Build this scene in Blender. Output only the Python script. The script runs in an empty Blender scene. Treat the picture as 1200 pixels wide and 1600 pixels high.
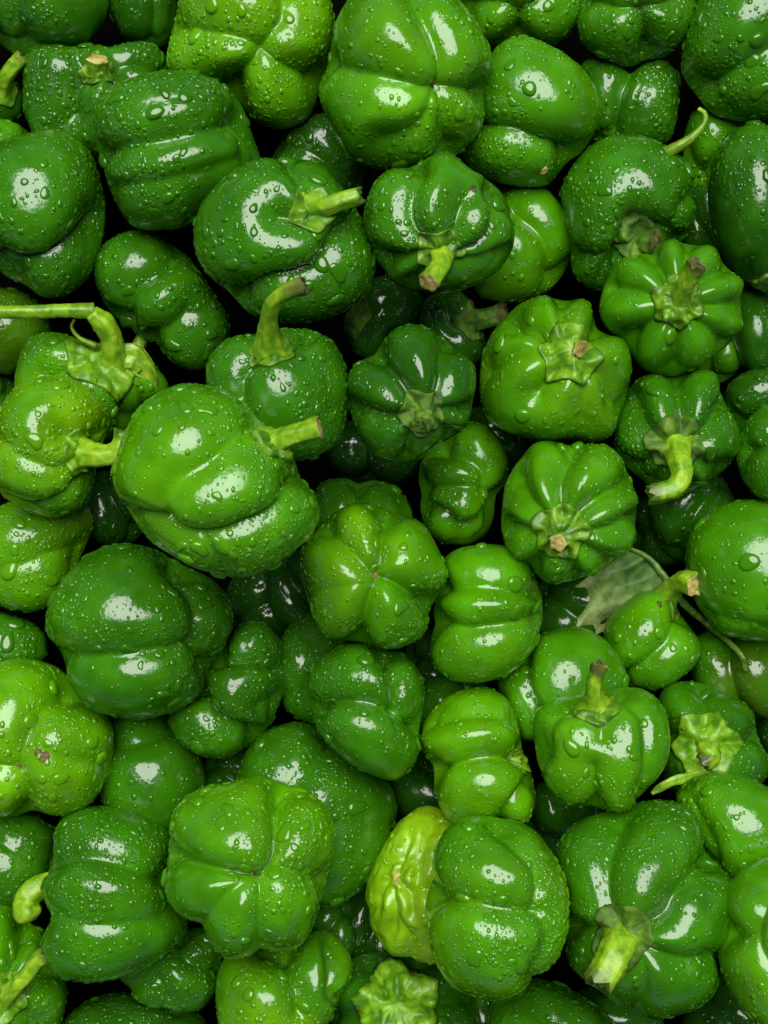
import bpy, math, random
import numpy as np

# ------------------------------------------------------------------ camera, sky, sun, exposure
SC = bpy.context.scene
COL = SC.collection
S = 0.00035            # metres per photo pixel on the plane z = 0
HPX = 2600.0           # camera height over that plane, in the same pixels
W0, H0 = 1200.0, 1600.0

cam_d = bpy.data.cameras.new('camera')
cam = bpy.data.objects.new('camera', cam_d)
COL.objects.link(cam)
cam.location = (0, 0, HPX * S)
cam.rotation_euler = (0, 0, 0)
cam_d.sensor_fit = 'VERTICAL'
cam_d.angle = 2 * math.atan((H0 / 2) / HPX)
cam_d.clip_start = 0.01
cam_d.clip_end = 100
SC.camera = cam

SUN_EL, SUN_AZ = math.radians(67), math.radians(0)       # sun stands towards the top of the picture
world = bpy.data.worlds.new('World')
SC.world = world
world.use_nodes = True
wn = world.node_tree
wn.nodes.clear()
sky = wn.nodes.new('ShaderNodeTexSky')
sky.sky_type = 'NISHITA'
sky.sun_disc = False
sky.sun_elevation = SUN_EL
sky.sun_rotation = SUN_AZ
sky.air_density = 0.2
sky.dust_density = 0.1
sky.ozone_density = 0.5
bg = wn.nodes.new('ShaderNodeBackground')
bg.inputs['Strength'].default_value = 0.05
wo = wn.nodes.new('ShaderNodeOutputWorld')
wn.links.new(sky.outputs[0], bg.inputs['Color'])
wn.links.new(bg.outputs[0], wo.inputs['Surface'])

sun_d = bpy.data.lights.new('sun', 'SUN')
sun_d.energy = 5.0
sun_d.angle = math.radians(50)
sun_d.color = (1.0, 0.97, 0.92)
sun = bpy.data.objects.new('sun', sun_d)
COL.objects.link(sun)
sun.rotation_euler = (-(math.pi / 2 - SUN_EL), 0, 0)
sun.location = (0, 0.6, 1.6)

SC.view_settings.view_transform = 'Standard'
SC.view_settings.look = 'None'
SC.view_settings.gamma = 1
SC.view_settings.exposure = -0.02
SC.render.engine = 'CYCLES'
SC.cycles.use_denoising = True
SC.cycles.max_bounces = 8
SC.cycles.transmission_bounces = 5
SC.cycles.diffuse_bounces = 3
SC.cycles.glossy_bounces = 3
SC.cycles.blur_glossy = 0.5

rng = np.random.default_rng(7)

# ------------------------------------------------------------------ materials
def mat_new(name):
    m = bpy.data.materials.new(name)
    m.use_nodes = True
    nt = m.node_tree
    b = nt.nodes['Principled BSDF']
    return m, nt, b

def nd(nt, t, **kw):
    n = nt.nodes.new(t)
    for k, v in kw.items():
        setattr(n, k, v)
    return n

def skin_material(name, rough=0.165, bump=0.5):
    m, nt, b = mat_new(name)
    L = nt.links.new
    at = nd(nt, 'ShaderNodeAttribute', attribute_name='skin')
    tc = nd(nt, 'ShaderNodeTexCoord')
    n1 = nd(nt, 'ShaderNodeTexNoise'); n1.inputs['Scale'].default_value = 55; n1.inputs['Detail'].default_value = 5
    L(tc.outputs['Object'], n1.inputs['Vector'])
    hsv = nd(nt, 'ShaderNodeHueSaturation')
    mr = nd(nt, 'ShaderNodeMapRange'); mr.inputs['From Min'].default_value = .3; mr.inputs['From Max'].default_value = .7
    mr.inputs['To Min'].default_value = .76; mr.inputs['To Max'].default_value = 1.24
    L(n1.outputs['Fac'], mr.inputs['Value'])
    L(at.outputs['Color'], hsv.inputs['Color']); L(mr.outputs[0], hsv.inputs['Value'])
    L(hsv.outputs[0], b.inputs['Base Color'])
    # gloss: wet film here and there
    n2 = nd(nt, 'ShaderNodeTexNoise'); n2.inputs['Scale'].default_value = 60; n2.inputs['Detail'].default_value = 3
    L(tc.outputs['Object'], n2.inputs['Vector'])
    r = nd(nt, 'ShaderNodeMapRange'); r.inputs['From Min'].default_value = .35; r.inputs['From Max'].default_value = .65
    r.inputs['To Min'].default_value = rough * .65; r.inputs['To Max'].default_value = rough * 1.25
    L(n2.outputs['Fac'], r.inputs['Value']); L(r.outputs[0], b.inputs['Roughness'])
    b.inputs['IOR'].default_value = 1.5
    b.inputs['Specular IOR Level'].default_value = 0.64
    b.inputs['Coat Weight'].default_value = 0.0
    b.inputs['Coat Roughness'].default_value = 0.15
    # relief: gentle skin undulation plus a mist of the very finest beads
    n3 = nd(nt, 'ShaderNodeTexNoise'); n3.inputs['Scale'].default_value = 90; n3.inputs['Detail'].default_value = 3
    L(tc.outputs['Object'], n3.inputs['Vector'])
    bp = nd(nt, 'ShaderNodeBump'); bp.inputs['Strength'].default_value = bump; bp.inputs['Distance'].default_value = 0.0012
    n4 = nd(nt, 'ShaderNodeTexNoise'); n4.inputs['Scale'].default_value = 420; n4.inputs['Detail'].default_value = 2
    L(tc.outputs['Object'], n4.inputs['Vector'])
    ad = nd(nt, 'ShaderNodeMath', operation='MULTIPLY_ADD'); ad.inputs[1].default_value = .16
    L(n4.outputs['Fac'], ad.inputs[0]); L(n3.outputs['Fac'], ad.inputs[2])
    L(ad.outputs[0], bp.inputs['Height'])
    L(bp.outputs[0], b.inputs['Normal']); L(bp.outputs[0], b.inputs['Coat Normal'])
    return m

M_SKIN = skin_material('pepper_skin')
M_SKIN_DRY = skin_material('pepper_skin_wrinkled', rough=.3, bump=.6)

def stem_material(name, c1, c2, c3, rough=.45):
    m, nt, b = mat_new(name)
    L = nt.links.new
    tc = nd(nt, 'ShaderNodeTexCoord')
    n1 = nd(nt, 'ShaderNodeTexNoise'); n1.inputs['Scale'].default_value = 130; n1.inputs['Detail'].default_value = 6
    n1.inputs['Distortion'].default_value = .8
    L(tc.outputs['Object'], n1.inputs['Vector'])
    cr = nd(nt, 'ShaderNodeValToRGB')
    cr.color_ramp.elements[0].position = .36; cr.color_ramp.elements[0].color = (*c1, 1)
    cr.color_ramp.elements[1].position = .52; cr.color_ramp.elements[1].color = (*c2, 1)
    e = cr.color_ramp.elements.new(.70); e.color = (*c3, 1)
    L(n1.outputs['Fac'], cr.inputs[0])
    at = nd(nt, 'ShaderNodeAttribute', attribute_name='dry')
    mx = nd(nt, 'ShaderNodeMix', data_type='RGBA')
    L(at.outputs['Fac'], mx.inputs[0]); L(cr.outputs[0], mx.inputs[6])
    mx.inputs[7].default_value = (.065, .072, .016, 1)
    L(mx.outputs[2], b.inputs['Base Color'])
    b.inputs['Roughness'].default_value = rough
    n2 = nd(nt, 'ShaderNodeTexNoise'); n2.inputs['Scale'].default_value = 260; n2.inputs['Detail'].default_value = 4
    L(tc.outputs['Object'], n2.inputs['Vector'])
    bp = nd(nt, 'ShaderNodeBump'); bp.inputs['Strength'].default_value = .5; bp.inputs['Distance'].default_value = .001
    L(n2.outputs['Fac'], bp.inputs['Height']); L(bp.outputs[0], b.inputs['Normal'])
    return m

M_STEM = stem_material('stem_green', (.10, .26, .005), (.20, .40, .010), (.33, .52, .025), .38)
M_STEM_DARK = stem_material('stem_dark', (.035, .10, .01), (.08, .19, .015), (.16, .28, .03), .4)
M_CALYX = stem_material('calyx_green', (.04, .13, .004), (.095, .25, .006), (.20, .38, .02), .4)
M_CALYX_DARK = stem_material('calyx_dark', (.028, .080, .003), (.065, .165, .004), (.14, .27, .012), .7)
M_CALYX_BRIGHT = stem_material('calyx_bright', (.06, .18, .004), (.125, .31, .006), (.21, .41, .015), .4)
M_CUT = stem_material('stem_cut', (.16, .13, .02), (.42, .36, .09), (.60, .56, .22), .6)
M_SCAR = stem_material('scar_brown', (.018, .014, .003), (.10, .075, .012), (.26, .20, .04), .7)
M_DRYTIP = stem_material('stem_dry_tip', (.03, .03, .006), (.08, .085, .018), (.20, .20, .05), .6)
M_LEAF = stem_material('leaf_green', (.015, .07, .008), (.03, .11, .01), (.08, .18, .02), .35)

def leaf_material():
    m, nt, b = mat_new('leaf_withered')
    L = nt.links.new
    tc = nd(nt, 'ShaderNodeTexCoord')
    n1 = nd(nt, 'ShaderNodeTexNoise'); n1.inputs['Scale'].default_value = 150; n1.inputs['Detail'].default_value = 6
    L(tc.outputs['Object'], n1.inputs['Vector'])
    c1 = nd(nt, 'ShaderNodeValToRGB'); c1.color_ramp.elements[0].color = (.025, .10, .008, 1); c1.color_ramp.elements[1].color = (.08, .21, .02, 1)
    c2 = nd(nt, 'ShaderNodeValToRGB'); c2.color_ramp.elements[0].color = (.18, .32, .05, 1); c2.color_ramp.elements[1].color = (.48, .60, .24, 1)
    for c in (c1, c2): c.color_ramp.elements[0].position = .35; c.color_ramp.elements[1].position = .65; L(n1.outputs['Fac'], c.inputs[0])
    pa = nd(nt, 'ShaderNodeAttribute', attribute_name='pale'); ve = nd(nt, 'ShaderNodeAttribute', attribute_name='vein')
    mx = nd(nt, 'ShaderNodeMix', data_type='RGBA'); L(pa.outputs['Fac'], mx.inputs[0]); L(c1.outputs[0], mx.inputs[6]); L(c2.outputs[0], mx.inputs[7])
    m2 = nd(nt, 'ShaderNodeMix', data_type='RGBA'); L(ve.outputs['Fac'], m2.inputs[0]); L(mx.outputs[2], m2.inputs[6]); m2.inputs[7].default_value = (.30, .40, .14, 1)
    L(m2.outputs[2], b.inputs['Base Color']); b.inputs['Roughness'].default_value = .65
    bp = nd(nt, 'ShaderNodeBump'); bp.inputs['Strength'].default_value = .6; bp.inputs['Distance'].default_value = .0008
    L(n1.outputs['Fac'], bp.inputs['Height']); L(bp.outputs[0], b.inputs['Normal'])
    return m
M_DRYLEAF = leaf_material()

def water_material(name, per_object):
    """water lying on the skin: skin colour painted on, brightened for gathered light, under a mirror smooth surface"""
    m, nt, b = mat_new(name)
    L = nt.links.new
    if per_object:
        src = nd(nt, 'ShaderNodeObjectInfo').outputs['Color']
    else:
        src = nd(nt, 'ShaderNodeAttribute', attribute_name='skin').outputs['Color']
    L(src, b.inputs['Base Color'])
    b.inputs['Roughness'].default_value = 0.04
    b.inputs['IOR'].default_value = 1.45
    b.inputs['Specular IOR Level'].default_value = 0.75
    b.inputs['Transmission Weight'].default_value = WATER_CLEAR
    return m
WATER_CLEAR = 0.18
M_WATER = water_material('water', True)
M_BEADS = water_material('water_beads', False)

def floor_material():
    m, nt, b = mat_new('floor_shade_black')
    b.inputs['Base Color'].default_value = (.002, .002, .002, 1)  # near black paints in the shade of the gaps between peppers
    b.inputs['Roughness'].default_value = .9
    b.inputs['Specular IOR Level'].default_value = 0
    return m
M_FLOOR = floor_material()

# ------------------------------------------------------------------ mesh helpers
def build_mesh(name, verts, quads=None, tris=None, mat=None, smooth=True):
    """verts in metres, numpy"""
    me = bpy.data.meshes.new(name)
    verts = np.asarray(verts, dtype=np.float32)
    me.vertices.add(len(verts)); me.vertices.foreach_set('co', verts.ravel())
    loops, starts, n = [], [], 0
    parts = []
    if quads is not None and len(quads):
        q = np.asarray(quads, dtype=np.int32); parts.append((q, 4))
    if tris is not None and len(tris):
        t = np.asarray(tris, dtype=np.int32); parts.append((t, 3))
    li = np.concatenate([p.ravel() for p, _ in parts])
    st = []
    off = 0
    for p, k in parts:
        st.append(off + np.arange(len(p)) * k); off += p.size
    st = np.concatenate(st).astype(np.int32)
    me.loops.add(len(li)); me.loops.foreach_set('vertex_index', li)
    me.polygons.add(len(st)); me.polygons.foreach_set('loop_start', st)
    me.polygons.foreach_set('use_smooth', np.full(len(st), smooth))
    me.update(calc_edges=True)
    me.validate()
    if mat: me.materials.append(mat)
    return me

def link(name, me, parent=None, loc=(0, 0, 0)):
    o = bpy.data.objects.new(name, me)
    COL.objects.link(o)
    o.location = loc
    if parent is not None: o.parent = parent
    return o

def set_point_attr(me, name, vals):
    vals = np.asarray(vals, dtype=np.float32)
    if vals.ndim == 1:
        a = me.attributes.new(name, 'FLOAT', 'POINT'); a.data.foreach_set('value', vals)
    else:
        a = me.attributes.new(name, 'FLOAT_COLOR', 'POINT')
        c = np.ones((len(vals), 4), dtype=np.float32); c[:, :3] = vals
        a.data.foreach_set('color', c.ravel())

def wave_noise(p, seed, freq, n=7):
    """smooth pseudo noise of points p (N,3), about -1..1"""
    r = np.random.default_rng(seed)
    out = np.zeros(len(p))
    for _ in range(n):
        w = r.normal(size=3); w *= freq * r.uniform(.6, 1.5) / np.linalg.norm(w)
        out += np.sin(p @ w + r.uniform(0, 6.28))
    return out / math.sqrt(n)

NT, NP = 116, 72
_th = np.arange(NT) / NT * 2 * math.pi
_ph = (np.arange(1, NP) / NP) * math.pi
GRID = np.stack([np.outer(np.sin(_ph), np.cos(_th)), np.outer(np.sin(_ph), np.sin(_th)),
                 np.outer(np.cos(_ph), np.ones(NT))], -1).reshape(-1, 3)
GRID = np.vstack([[0, 0, 1], GRID, [0, 0, -1]])
def _grid_faces():
    i = np.arange(NP - 2)[:, None]; j = np.arange(NT)[None, :]; j2 = (j + 1) % NT
    a = 1 + i * NT + j; b = 1 + (i + 1) * NT + j; c = 1 + (i + 1) * NT + j2; d = 1 + i * NT + j2
    q = np.stack([a, b, c, d], -1).reshape(-1, 4)
    jj = np.arange(NT); k = (jj + 1) % NT; last = 1 + (NP - 2) * NT; e = last + NT
    t = np.vstack([np.stack([np.zeros(NT, int), 1 + jj, 1 + k], -1), np.stack([np.full(NT, e), last + k, last + jj], -1)])
    return q, t
GQ, GT = _grid_faces()

class Pepper: pass

def radius_fn(P):
    """radius of the pepper in each local direction: a smooth union of long lobes round the axis"""
    hl = P.asp
    lobes = P.lobes
    n = len(lobes)
    fo = {3: .36, 4: .44, 5: .48, 6: .51}.get(n, .54)
    k = P.k
    def fn(d):
        d = np.asarray(d, float)
        acc = np.zeros(len(d))
        for (t, s, zs) in lobes:
            o = fo * s; ra = (1 - fo) * s * 1.0
            tb = ra * P.lw
            ct, st_ = math.cos(t), math.sin(t)
            lo = np.zeros(len(d)); hi = np.full(len(d), 2.6)
            for _ in range(18):
                m = (lo + hi) / 2
                x, y, z = d[:, 0] * m, d[:, 1] * m, d[:, 2] * m
                zz = z / hl
                g = 1.0 / (1 + P.taper * np.clip(zz, -1.3, 1.3))
                x = x * g; y = y * g
                u = (x * ct + y * st_ - o) / ra; v = (-x * st_ + y * ct) / tb
                f = u * u + v * v + np.abs((zz - zs) / (.96 * (0.55 + 0.45 * s))) ** P.blk
                ins = f < 1
                lo = np.where(ins, m, lo); hi = np.where(ins, hi, m)
            acc += np.maximum(lo, 1e-3) ** k
        # the core that floors the stem pit and the blossom dimple
        dep = np.where(d[:, 2] > 0, P.pit, P.dimple) * hl
        for (c, R) in P.bumps:
            bb = d @ c; disc = bb * bb - (c @ c - R * R)
            w_ = np.clip(disc / (.10 * R * R), 0, 1); w_ = w_ * w_ * (3 - 2 * w_)
            ex = np.where(disc > 0, bb + np.sqrt(np.maximum(disc, 0)), 0) * w_
            acc += np.maximum(ex, 1e-3) ** k
        core = ((np.hypot(d[:, 0], d[:, 1]) / P.core) ** 2.4 + (np.abs(d[:, 2]) / dep) ** 2.4) ** (-1 / 2.4)
        acc += core ** k
        r = acc ** (1 / k)
        r *= 1 + P.lump * wave_noise(d, P.seed, 2.6) + P.lump * .45 * wave_noise(d, P.seed + 5, 5.5)
        if P.wrinkle > 0:
            w1 = 1 - np.abs(wave_noise(d, P.seed + 11, 13, 9)); w2 = 1 - np.abs(wave_noise(d, P.seed + 12, 24, 9))
            amt = P.wrinkle * np.clip((.75 - d[:, 2]) / 1.2, .1, 1)
            r *= 1 + amt * (.05 * w1 + .025 * w2 - .04)
        return r
    return fn

def smooth_line(pts, n):
    pts = np.asarray(pts, float); m = len(pts)
    ext = np.vstack([2 * pts[0] - pts[1], pts, 2 * pts[-1] - pts[-2]])
    t = np.linspace(0, m - 1, n); i = np.minimum(t.astype(int), m - 2); u = (t - i)[:, None]
    p0, p1, p2, p3 = ext[i], ext[i + 1], ext[i + 2], ext[i + 3]
    return .5 * ((2 * p1) + (-p0 + p2) * u + (2 * p0 - 5 * p1 + 4 * p2 - p3) * u ** 2 + (-p0 + 3 * p1 - 3 * p2 + p3) * u ** 3)

def line_distance(q, line):
    """distance of points q to a polyline and the side they lie on (+1 = right hand side in the picture)"""
    best = np.full(len(q), 1e9); side = np.zeros(len(q))
    for a, b in zip(line[:-1], line[1:]):
        ab = b - a; L2 = ab @ ab + 1e-9
        t = np.clip(((q - a) @ ab) / L2, 0, 1)
        dv = q - a - t[:, None] * ab
        dd = np.hypot(dv[:, 0], dv[:, 1])
        m = dd < best
        best = np.where(m, dd, best)
        cr = ((q - a) @ np.array([-ab[1], ab[0]])) / math.sqrt(L2)
        side = np.where(m, cr, side)
    return best, side

def outline_radii(pts, cx, cy, sigma):
    n = 360
    P_ = np.asarray(pts, float) - [cx, cy]; P_[:, 1] *= -1
    Q_ = np.roll(P_, -1, axis=0)
    ang = np.arange(n) / n * 2 * math.pi
    R = np.zeros(n)
    for a, b in zip(P_, Q_):
        e = b - a
        den = np.cos(ang) * e[1] - np.sin(ang) * e[0]
        den = np.where(np.abs(den) < 1e-9, 1e-9, den)
        t = (a[0] * e[1] - a[1] * e[0]) / den
        u = (a[0] * np.sin(ang) - a[1] * np.cos(ang)) / den
        R = np.where((u >= -1e-6) & (u <= 1 + 1e-6) & (t > 0), np.maximum(R, t), R)
    k = np.arange(-180, 180); 
    out = []
    for s_ in sigma:
        w = np.exp(-.5 * (k / s_) ** 2); w /= w.sum()
        out.append(1.025 * np.real(np.fft.ifft(np.fft.fft(R) * np.fft.fft(np.roll(w, 180)))))
    return out

def sculpt_setup(P):
    d = P.d; pts = np.asarray(d['out'], float)
    nx = np.roll(pts, -1, axis=0); cr = pts[:, 0] * nx[:, 1] - nx[:, 0] * pts[:, 1]
    P.cx = float(((pts[:, 0] + nx[:, 0]) * cr).sum() / (3 * cr.sum())); P.cy = float(((pts[:, 1] + nx[:, 1]) * cr).sum() / (3 * cr.sum()))
    P.R, P.Rs = outline_radii(pts, P.cx, P.cy, (3.5, 30))
    P.hs = float(np.sqrt(np.mean(P.R ** 2))); P.hz = P.hs * d.get('h', .95) * 1.06; P.pw = 2 + (d.get('p', 2.35) - 2) * .4
    P.lines = [(smooth_line(c[0], 6 * len(c[0])), c[1], c[2], c[3] if len(c) > 3 else 0) for c in d.get('cr', [])]
    P.dents = d.get('dim', [])
    P.B = np.eye(3)
    for key, sg in (('sp', 1), ('bp', -1)):
        if key in d:
            z = 0
            for _ in range(3):
              k_ = (HPX - z) / HPX
              v = np.array([(d[key][0] - 600) * k_ - (P.cx - 600), (P.cy - 800) - (d[key][1] - 800) * k_])
              ph = math.atan2(v[1], v[0]); rho = min(np.hypot(*v), .97 * P.R[int(math.degrees(ph)) % 360])
              R = np.interp(math.degrees(ph) % 360, np.arange(360), P.Rs)
              z = P.hz * max(0, 1 - min(1, rho / R) ** P.pw) ** (1 / P.pw)
            el = math.degrees(math.atan2(z, max(rho, 1e-6)))
            if sg > 0: P.a, P.e = math.degrees(ph), el
            else: P.a, P.e = math.degrees(ph) + 180, -el

def sculpt_fn(P):
    B = make_basis(P.a, P.e)
    deg = np.arange(361); R1 = np.append(P.R, P.R[0]); R2 = np.append(P.Rs, P.Rs[0])
    def fn(dl):
        dl = np.asarray(dl, float)
        w = dl @ B.T
        c = np.hypot(w[:, 0], w[:, 1]); ph = np.degrees(np.arctan2(w[:, 1], w[:, 0])) % 360
        ra, rb = np.interp(ph, deg, R1), np.interp(ph, deg, R2)
        R = rb + (ra - rb) * c ** 3
        hz = np.where(w[:, 2] > 0, P.hz, P.hz * .92)
        r = ((c / R) ** P.pw + (np.abs(w[:, 2]) / hz) ** P.pw) ** (-1 / P.pw)
        per = HPX / (HPX - r * w[:, 2])        # nearer points of the skin stand further from the picture's middle
        q = np.stack([600 + (P.cx - 600 + r * w[:, 0]) * per, 800 + (P.cy - 800 - r * w[:, 1]) * per], -1)
        front = np.clip((w[:, 2] + .22) / .35, 0, 1)
        D = np.zeros(len(w)); E = np.zeros(len(w))
        for line, A, wd, Bs in P.lines:
            dist, side = line_distance(q, line)
            D += (A * CARVE * (.62 * np.exp(-(np.sqrt(dist * dist + 6) - 2.4) / (wd * .95)) + .62 * np.exp(-.5 * (dist / (wd * 1.75)) ** 2))) ** 3
            if Bs:
                sd = side * np.sign(Bs)
                E += abs(Bs) * np.clip((sd + 3) / 6, 0, 1) * np.exp(-dist / (wd * 2.6))
        for (x, y, A, wd) in P.dents:
            dist = np.hypot(q[:, 0] - x, q[:, 1] - y)
            D += (A * np.exp(-.5 * (dist / (wd * .62)) ** 2)) ** 3
        r = r - front * (D ** (1 / 3) + E)
        r = r * (1 + P.lump * .7 * wave_noise(dl, P.seed, 3.0) + P.lump * .35 * wave_noise(dl, P.seed + 5, 7))
        if P.wrinkle > 0:
            w1 = 1 - np.abs(wave_noise(dl, P.seed + 11, 13, 9)); w2 = 1 - np.abs(wave_noise(dl, P.seed + 12, 26, 9))
            r = r * (1 + P.wrinkle * np.clip((.75 - dl[:, 2]) / 1.2, .1, 1) * (.05 * w1 + .03 * w2 - .04))
        return np.maximum(r, 4) / P.hs
    return fn
CARVE = 1.75

def make_basis(a, e):
    a, e = math.radians(a), math.radians(e)
    ca, sa, ce, se = math.cos(a), math.sin(a), math.cos(e), math.sin(e)
    Z = np.array([ce * ca, ce * sa, se]); X = np.array([-se * ca, -se * sa, ce]); Y = np.array([sa, -ca, 0])
    return np.stack([X, Y, Z], 1)       # columns

COLS = {'K': (.011, .060, .0005), 'D': (.018, .098, .0005), 'M': (.029, .148, .0005), 'G': (.049, .218, .0005),  # K: skin darkened to paint in the shade deep in the heap
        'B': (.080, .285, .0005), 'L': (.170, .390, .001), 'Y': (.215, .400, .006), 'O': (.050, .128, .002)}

# one row per pepper: name key, box in the photo (x0,y0,x1,y1), direction the stem points in (image angle, elevation),
# lobes, aspect, rank in the heap, colours (main, patches, amount), wetness, extras, label
T = []
def pep(box, a, e, lobes, rank, col, wet, label, asp=None, img=None, **kw):
    T.append(dict(box=box, a=a, e=e, lobes=lobes, rank=rank, col=col, wet=wet, label=label, asp=asp, img=img, **kw))

# ---- top left
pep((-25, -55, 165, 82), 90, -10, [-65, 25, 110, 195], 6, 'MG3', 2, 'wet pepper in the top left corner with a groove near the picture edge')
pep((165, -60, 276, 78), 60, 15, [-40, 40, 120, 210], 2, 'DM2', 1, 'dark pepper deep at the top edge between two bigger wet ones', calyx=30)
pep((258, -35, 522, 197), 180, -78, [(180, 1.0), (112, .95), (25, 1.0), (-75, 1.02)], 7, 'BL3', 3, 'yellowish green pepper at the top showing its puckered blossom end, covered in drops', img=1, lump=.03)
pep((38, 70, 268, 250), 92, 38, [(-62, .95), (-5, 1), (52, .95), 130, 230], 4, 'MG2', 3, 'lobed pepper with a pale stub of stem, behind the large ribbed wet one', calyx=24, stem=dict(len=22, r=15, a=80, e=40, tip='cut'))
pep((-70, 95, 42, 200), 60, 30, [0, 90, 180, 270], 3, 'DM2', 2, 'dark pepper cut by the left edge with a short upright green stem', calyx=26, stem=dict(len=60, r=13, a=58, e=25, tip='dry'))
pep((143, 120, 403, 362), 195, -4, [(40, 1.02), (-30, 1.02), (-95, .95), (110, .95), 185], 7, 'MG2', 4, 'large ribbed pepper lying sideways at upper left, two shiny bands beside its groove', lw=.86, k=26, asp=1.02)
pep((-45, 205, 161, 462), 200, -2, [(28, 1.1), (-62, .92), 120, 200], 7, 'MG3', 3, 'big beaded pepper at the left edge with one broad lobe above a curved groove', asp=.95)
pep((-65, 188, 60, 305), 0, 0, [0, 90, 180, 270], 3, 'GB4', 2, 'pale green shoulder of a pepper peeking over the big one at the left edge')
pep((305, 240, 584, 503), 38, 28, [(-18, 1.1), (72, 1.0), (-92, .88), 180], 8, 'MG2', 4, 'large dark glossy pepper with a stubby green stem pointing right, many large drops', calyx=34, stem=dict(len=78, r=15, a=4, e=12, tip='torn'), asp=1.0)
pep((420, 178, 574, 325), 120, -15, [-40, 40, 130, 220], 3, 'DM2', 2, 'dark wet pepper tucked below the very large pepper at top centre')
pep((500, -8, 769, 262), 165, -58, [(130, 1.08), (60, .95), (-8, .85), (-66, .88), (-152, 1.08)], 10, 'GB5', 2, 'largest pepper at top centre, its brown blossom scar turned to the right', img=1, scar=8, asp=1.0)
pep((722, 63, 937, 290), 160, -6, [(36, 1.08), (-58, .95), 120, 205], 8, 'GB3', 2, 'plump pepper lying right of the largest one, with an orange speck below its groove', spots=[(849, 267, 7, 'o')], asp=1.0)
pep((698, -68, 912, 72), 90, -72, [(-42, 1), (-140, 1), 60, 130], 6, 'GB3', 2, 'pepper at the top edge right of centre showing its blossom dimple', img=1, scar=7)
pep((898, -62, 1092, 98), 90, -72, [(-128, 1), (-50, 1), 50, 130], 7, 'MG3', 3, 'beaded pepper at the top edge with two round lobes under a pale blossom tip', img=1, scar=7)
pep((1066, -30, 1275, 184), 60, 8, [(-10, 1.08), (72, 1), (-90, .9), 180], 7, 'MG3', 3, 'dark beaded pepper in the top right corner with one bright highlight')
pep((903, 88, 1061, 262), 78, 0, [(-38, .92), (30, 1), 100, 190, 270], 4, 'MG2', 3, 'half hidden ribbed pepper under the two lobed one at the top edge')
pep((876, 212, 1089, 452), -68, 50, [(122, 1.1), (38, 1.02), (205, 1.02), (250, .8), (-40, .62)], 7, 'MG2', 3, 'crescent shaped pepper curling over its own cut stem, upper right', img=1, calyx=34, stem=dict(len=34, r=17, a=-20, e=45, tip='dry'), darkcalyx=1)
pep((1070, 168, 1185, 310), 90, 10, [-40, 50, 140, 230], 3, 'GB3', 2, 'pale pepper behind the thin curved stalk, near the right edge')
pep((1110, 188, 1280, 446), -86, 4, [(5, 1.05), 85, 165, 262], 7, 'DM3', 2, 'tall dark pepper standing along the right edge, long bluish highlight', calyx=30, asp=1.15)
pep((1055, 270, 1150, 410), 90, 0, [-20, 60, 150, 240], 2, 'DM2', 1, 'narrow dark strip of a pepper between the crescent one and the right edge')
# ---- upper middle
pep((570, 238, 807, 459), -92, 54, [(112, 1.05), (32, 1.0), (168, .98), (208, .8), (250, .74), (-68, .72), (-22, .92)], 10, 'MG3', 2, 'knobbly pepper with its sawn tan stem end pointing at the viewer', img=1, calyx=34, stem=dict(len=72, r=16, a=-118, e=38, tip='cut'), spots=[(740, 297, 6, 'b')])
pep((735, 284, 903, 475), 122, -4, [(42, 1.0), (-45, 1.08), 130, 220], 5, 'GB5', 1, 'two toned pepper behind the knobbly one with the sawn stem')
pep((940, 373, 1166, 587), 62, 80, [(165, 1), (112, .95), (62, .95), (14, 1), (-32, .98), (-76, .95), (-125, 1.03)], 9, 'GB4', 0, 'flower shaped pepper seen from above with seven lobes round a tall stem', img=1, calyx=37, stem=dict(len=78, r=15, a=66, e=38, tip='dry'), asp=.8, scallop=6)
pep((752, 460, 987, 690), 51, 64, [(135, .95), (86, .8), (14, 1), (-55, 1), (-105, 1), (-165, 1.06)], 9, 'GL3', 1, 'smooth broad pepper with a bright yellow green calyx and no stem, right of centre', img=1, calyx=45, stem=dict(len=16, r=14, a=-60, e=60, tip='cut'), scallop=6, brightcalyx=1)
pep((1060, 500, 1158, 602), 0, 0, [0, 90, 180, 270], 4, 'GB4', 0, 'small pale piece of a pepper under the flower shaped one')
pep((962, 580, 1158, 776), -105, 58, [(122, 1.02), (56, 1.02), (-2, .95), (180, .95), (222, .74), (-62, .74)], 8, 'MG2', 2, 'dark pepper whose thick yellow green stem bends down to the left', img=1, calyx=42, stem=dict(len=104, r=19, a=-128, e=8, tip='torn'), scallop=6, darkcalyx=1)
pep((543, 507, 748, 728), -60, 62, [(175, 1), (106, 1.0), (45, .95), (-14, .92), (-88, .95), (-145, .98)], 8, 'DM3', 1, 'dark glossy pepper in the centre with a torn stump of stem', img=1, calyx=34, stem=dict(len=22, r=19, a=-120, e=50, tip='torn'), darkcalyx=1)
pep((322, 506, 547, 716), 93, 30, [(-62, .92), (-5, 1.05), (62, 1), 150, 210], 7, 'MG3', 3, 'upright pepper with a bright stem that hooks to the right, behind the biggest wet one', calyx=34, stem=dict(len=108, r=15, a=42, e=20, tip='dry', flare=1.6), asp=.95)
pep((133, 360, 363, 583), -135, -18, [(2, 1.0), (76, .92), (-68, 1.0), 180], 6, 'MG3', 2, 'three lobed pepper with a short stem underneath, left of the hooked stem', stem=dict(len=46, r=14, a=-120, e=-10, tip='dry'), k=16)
pep((25, 515, 263, 720), 56, 44, [(165, .95), (215, .98), (270, 1), (-25, .95), (80, .85)], 5, 'GB4', 2, 'pepper with the long straight stalk that runs off the left edge', img=1, calyx=58, brightcalyx=1, scallop=5, longstalk=1)
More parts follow.
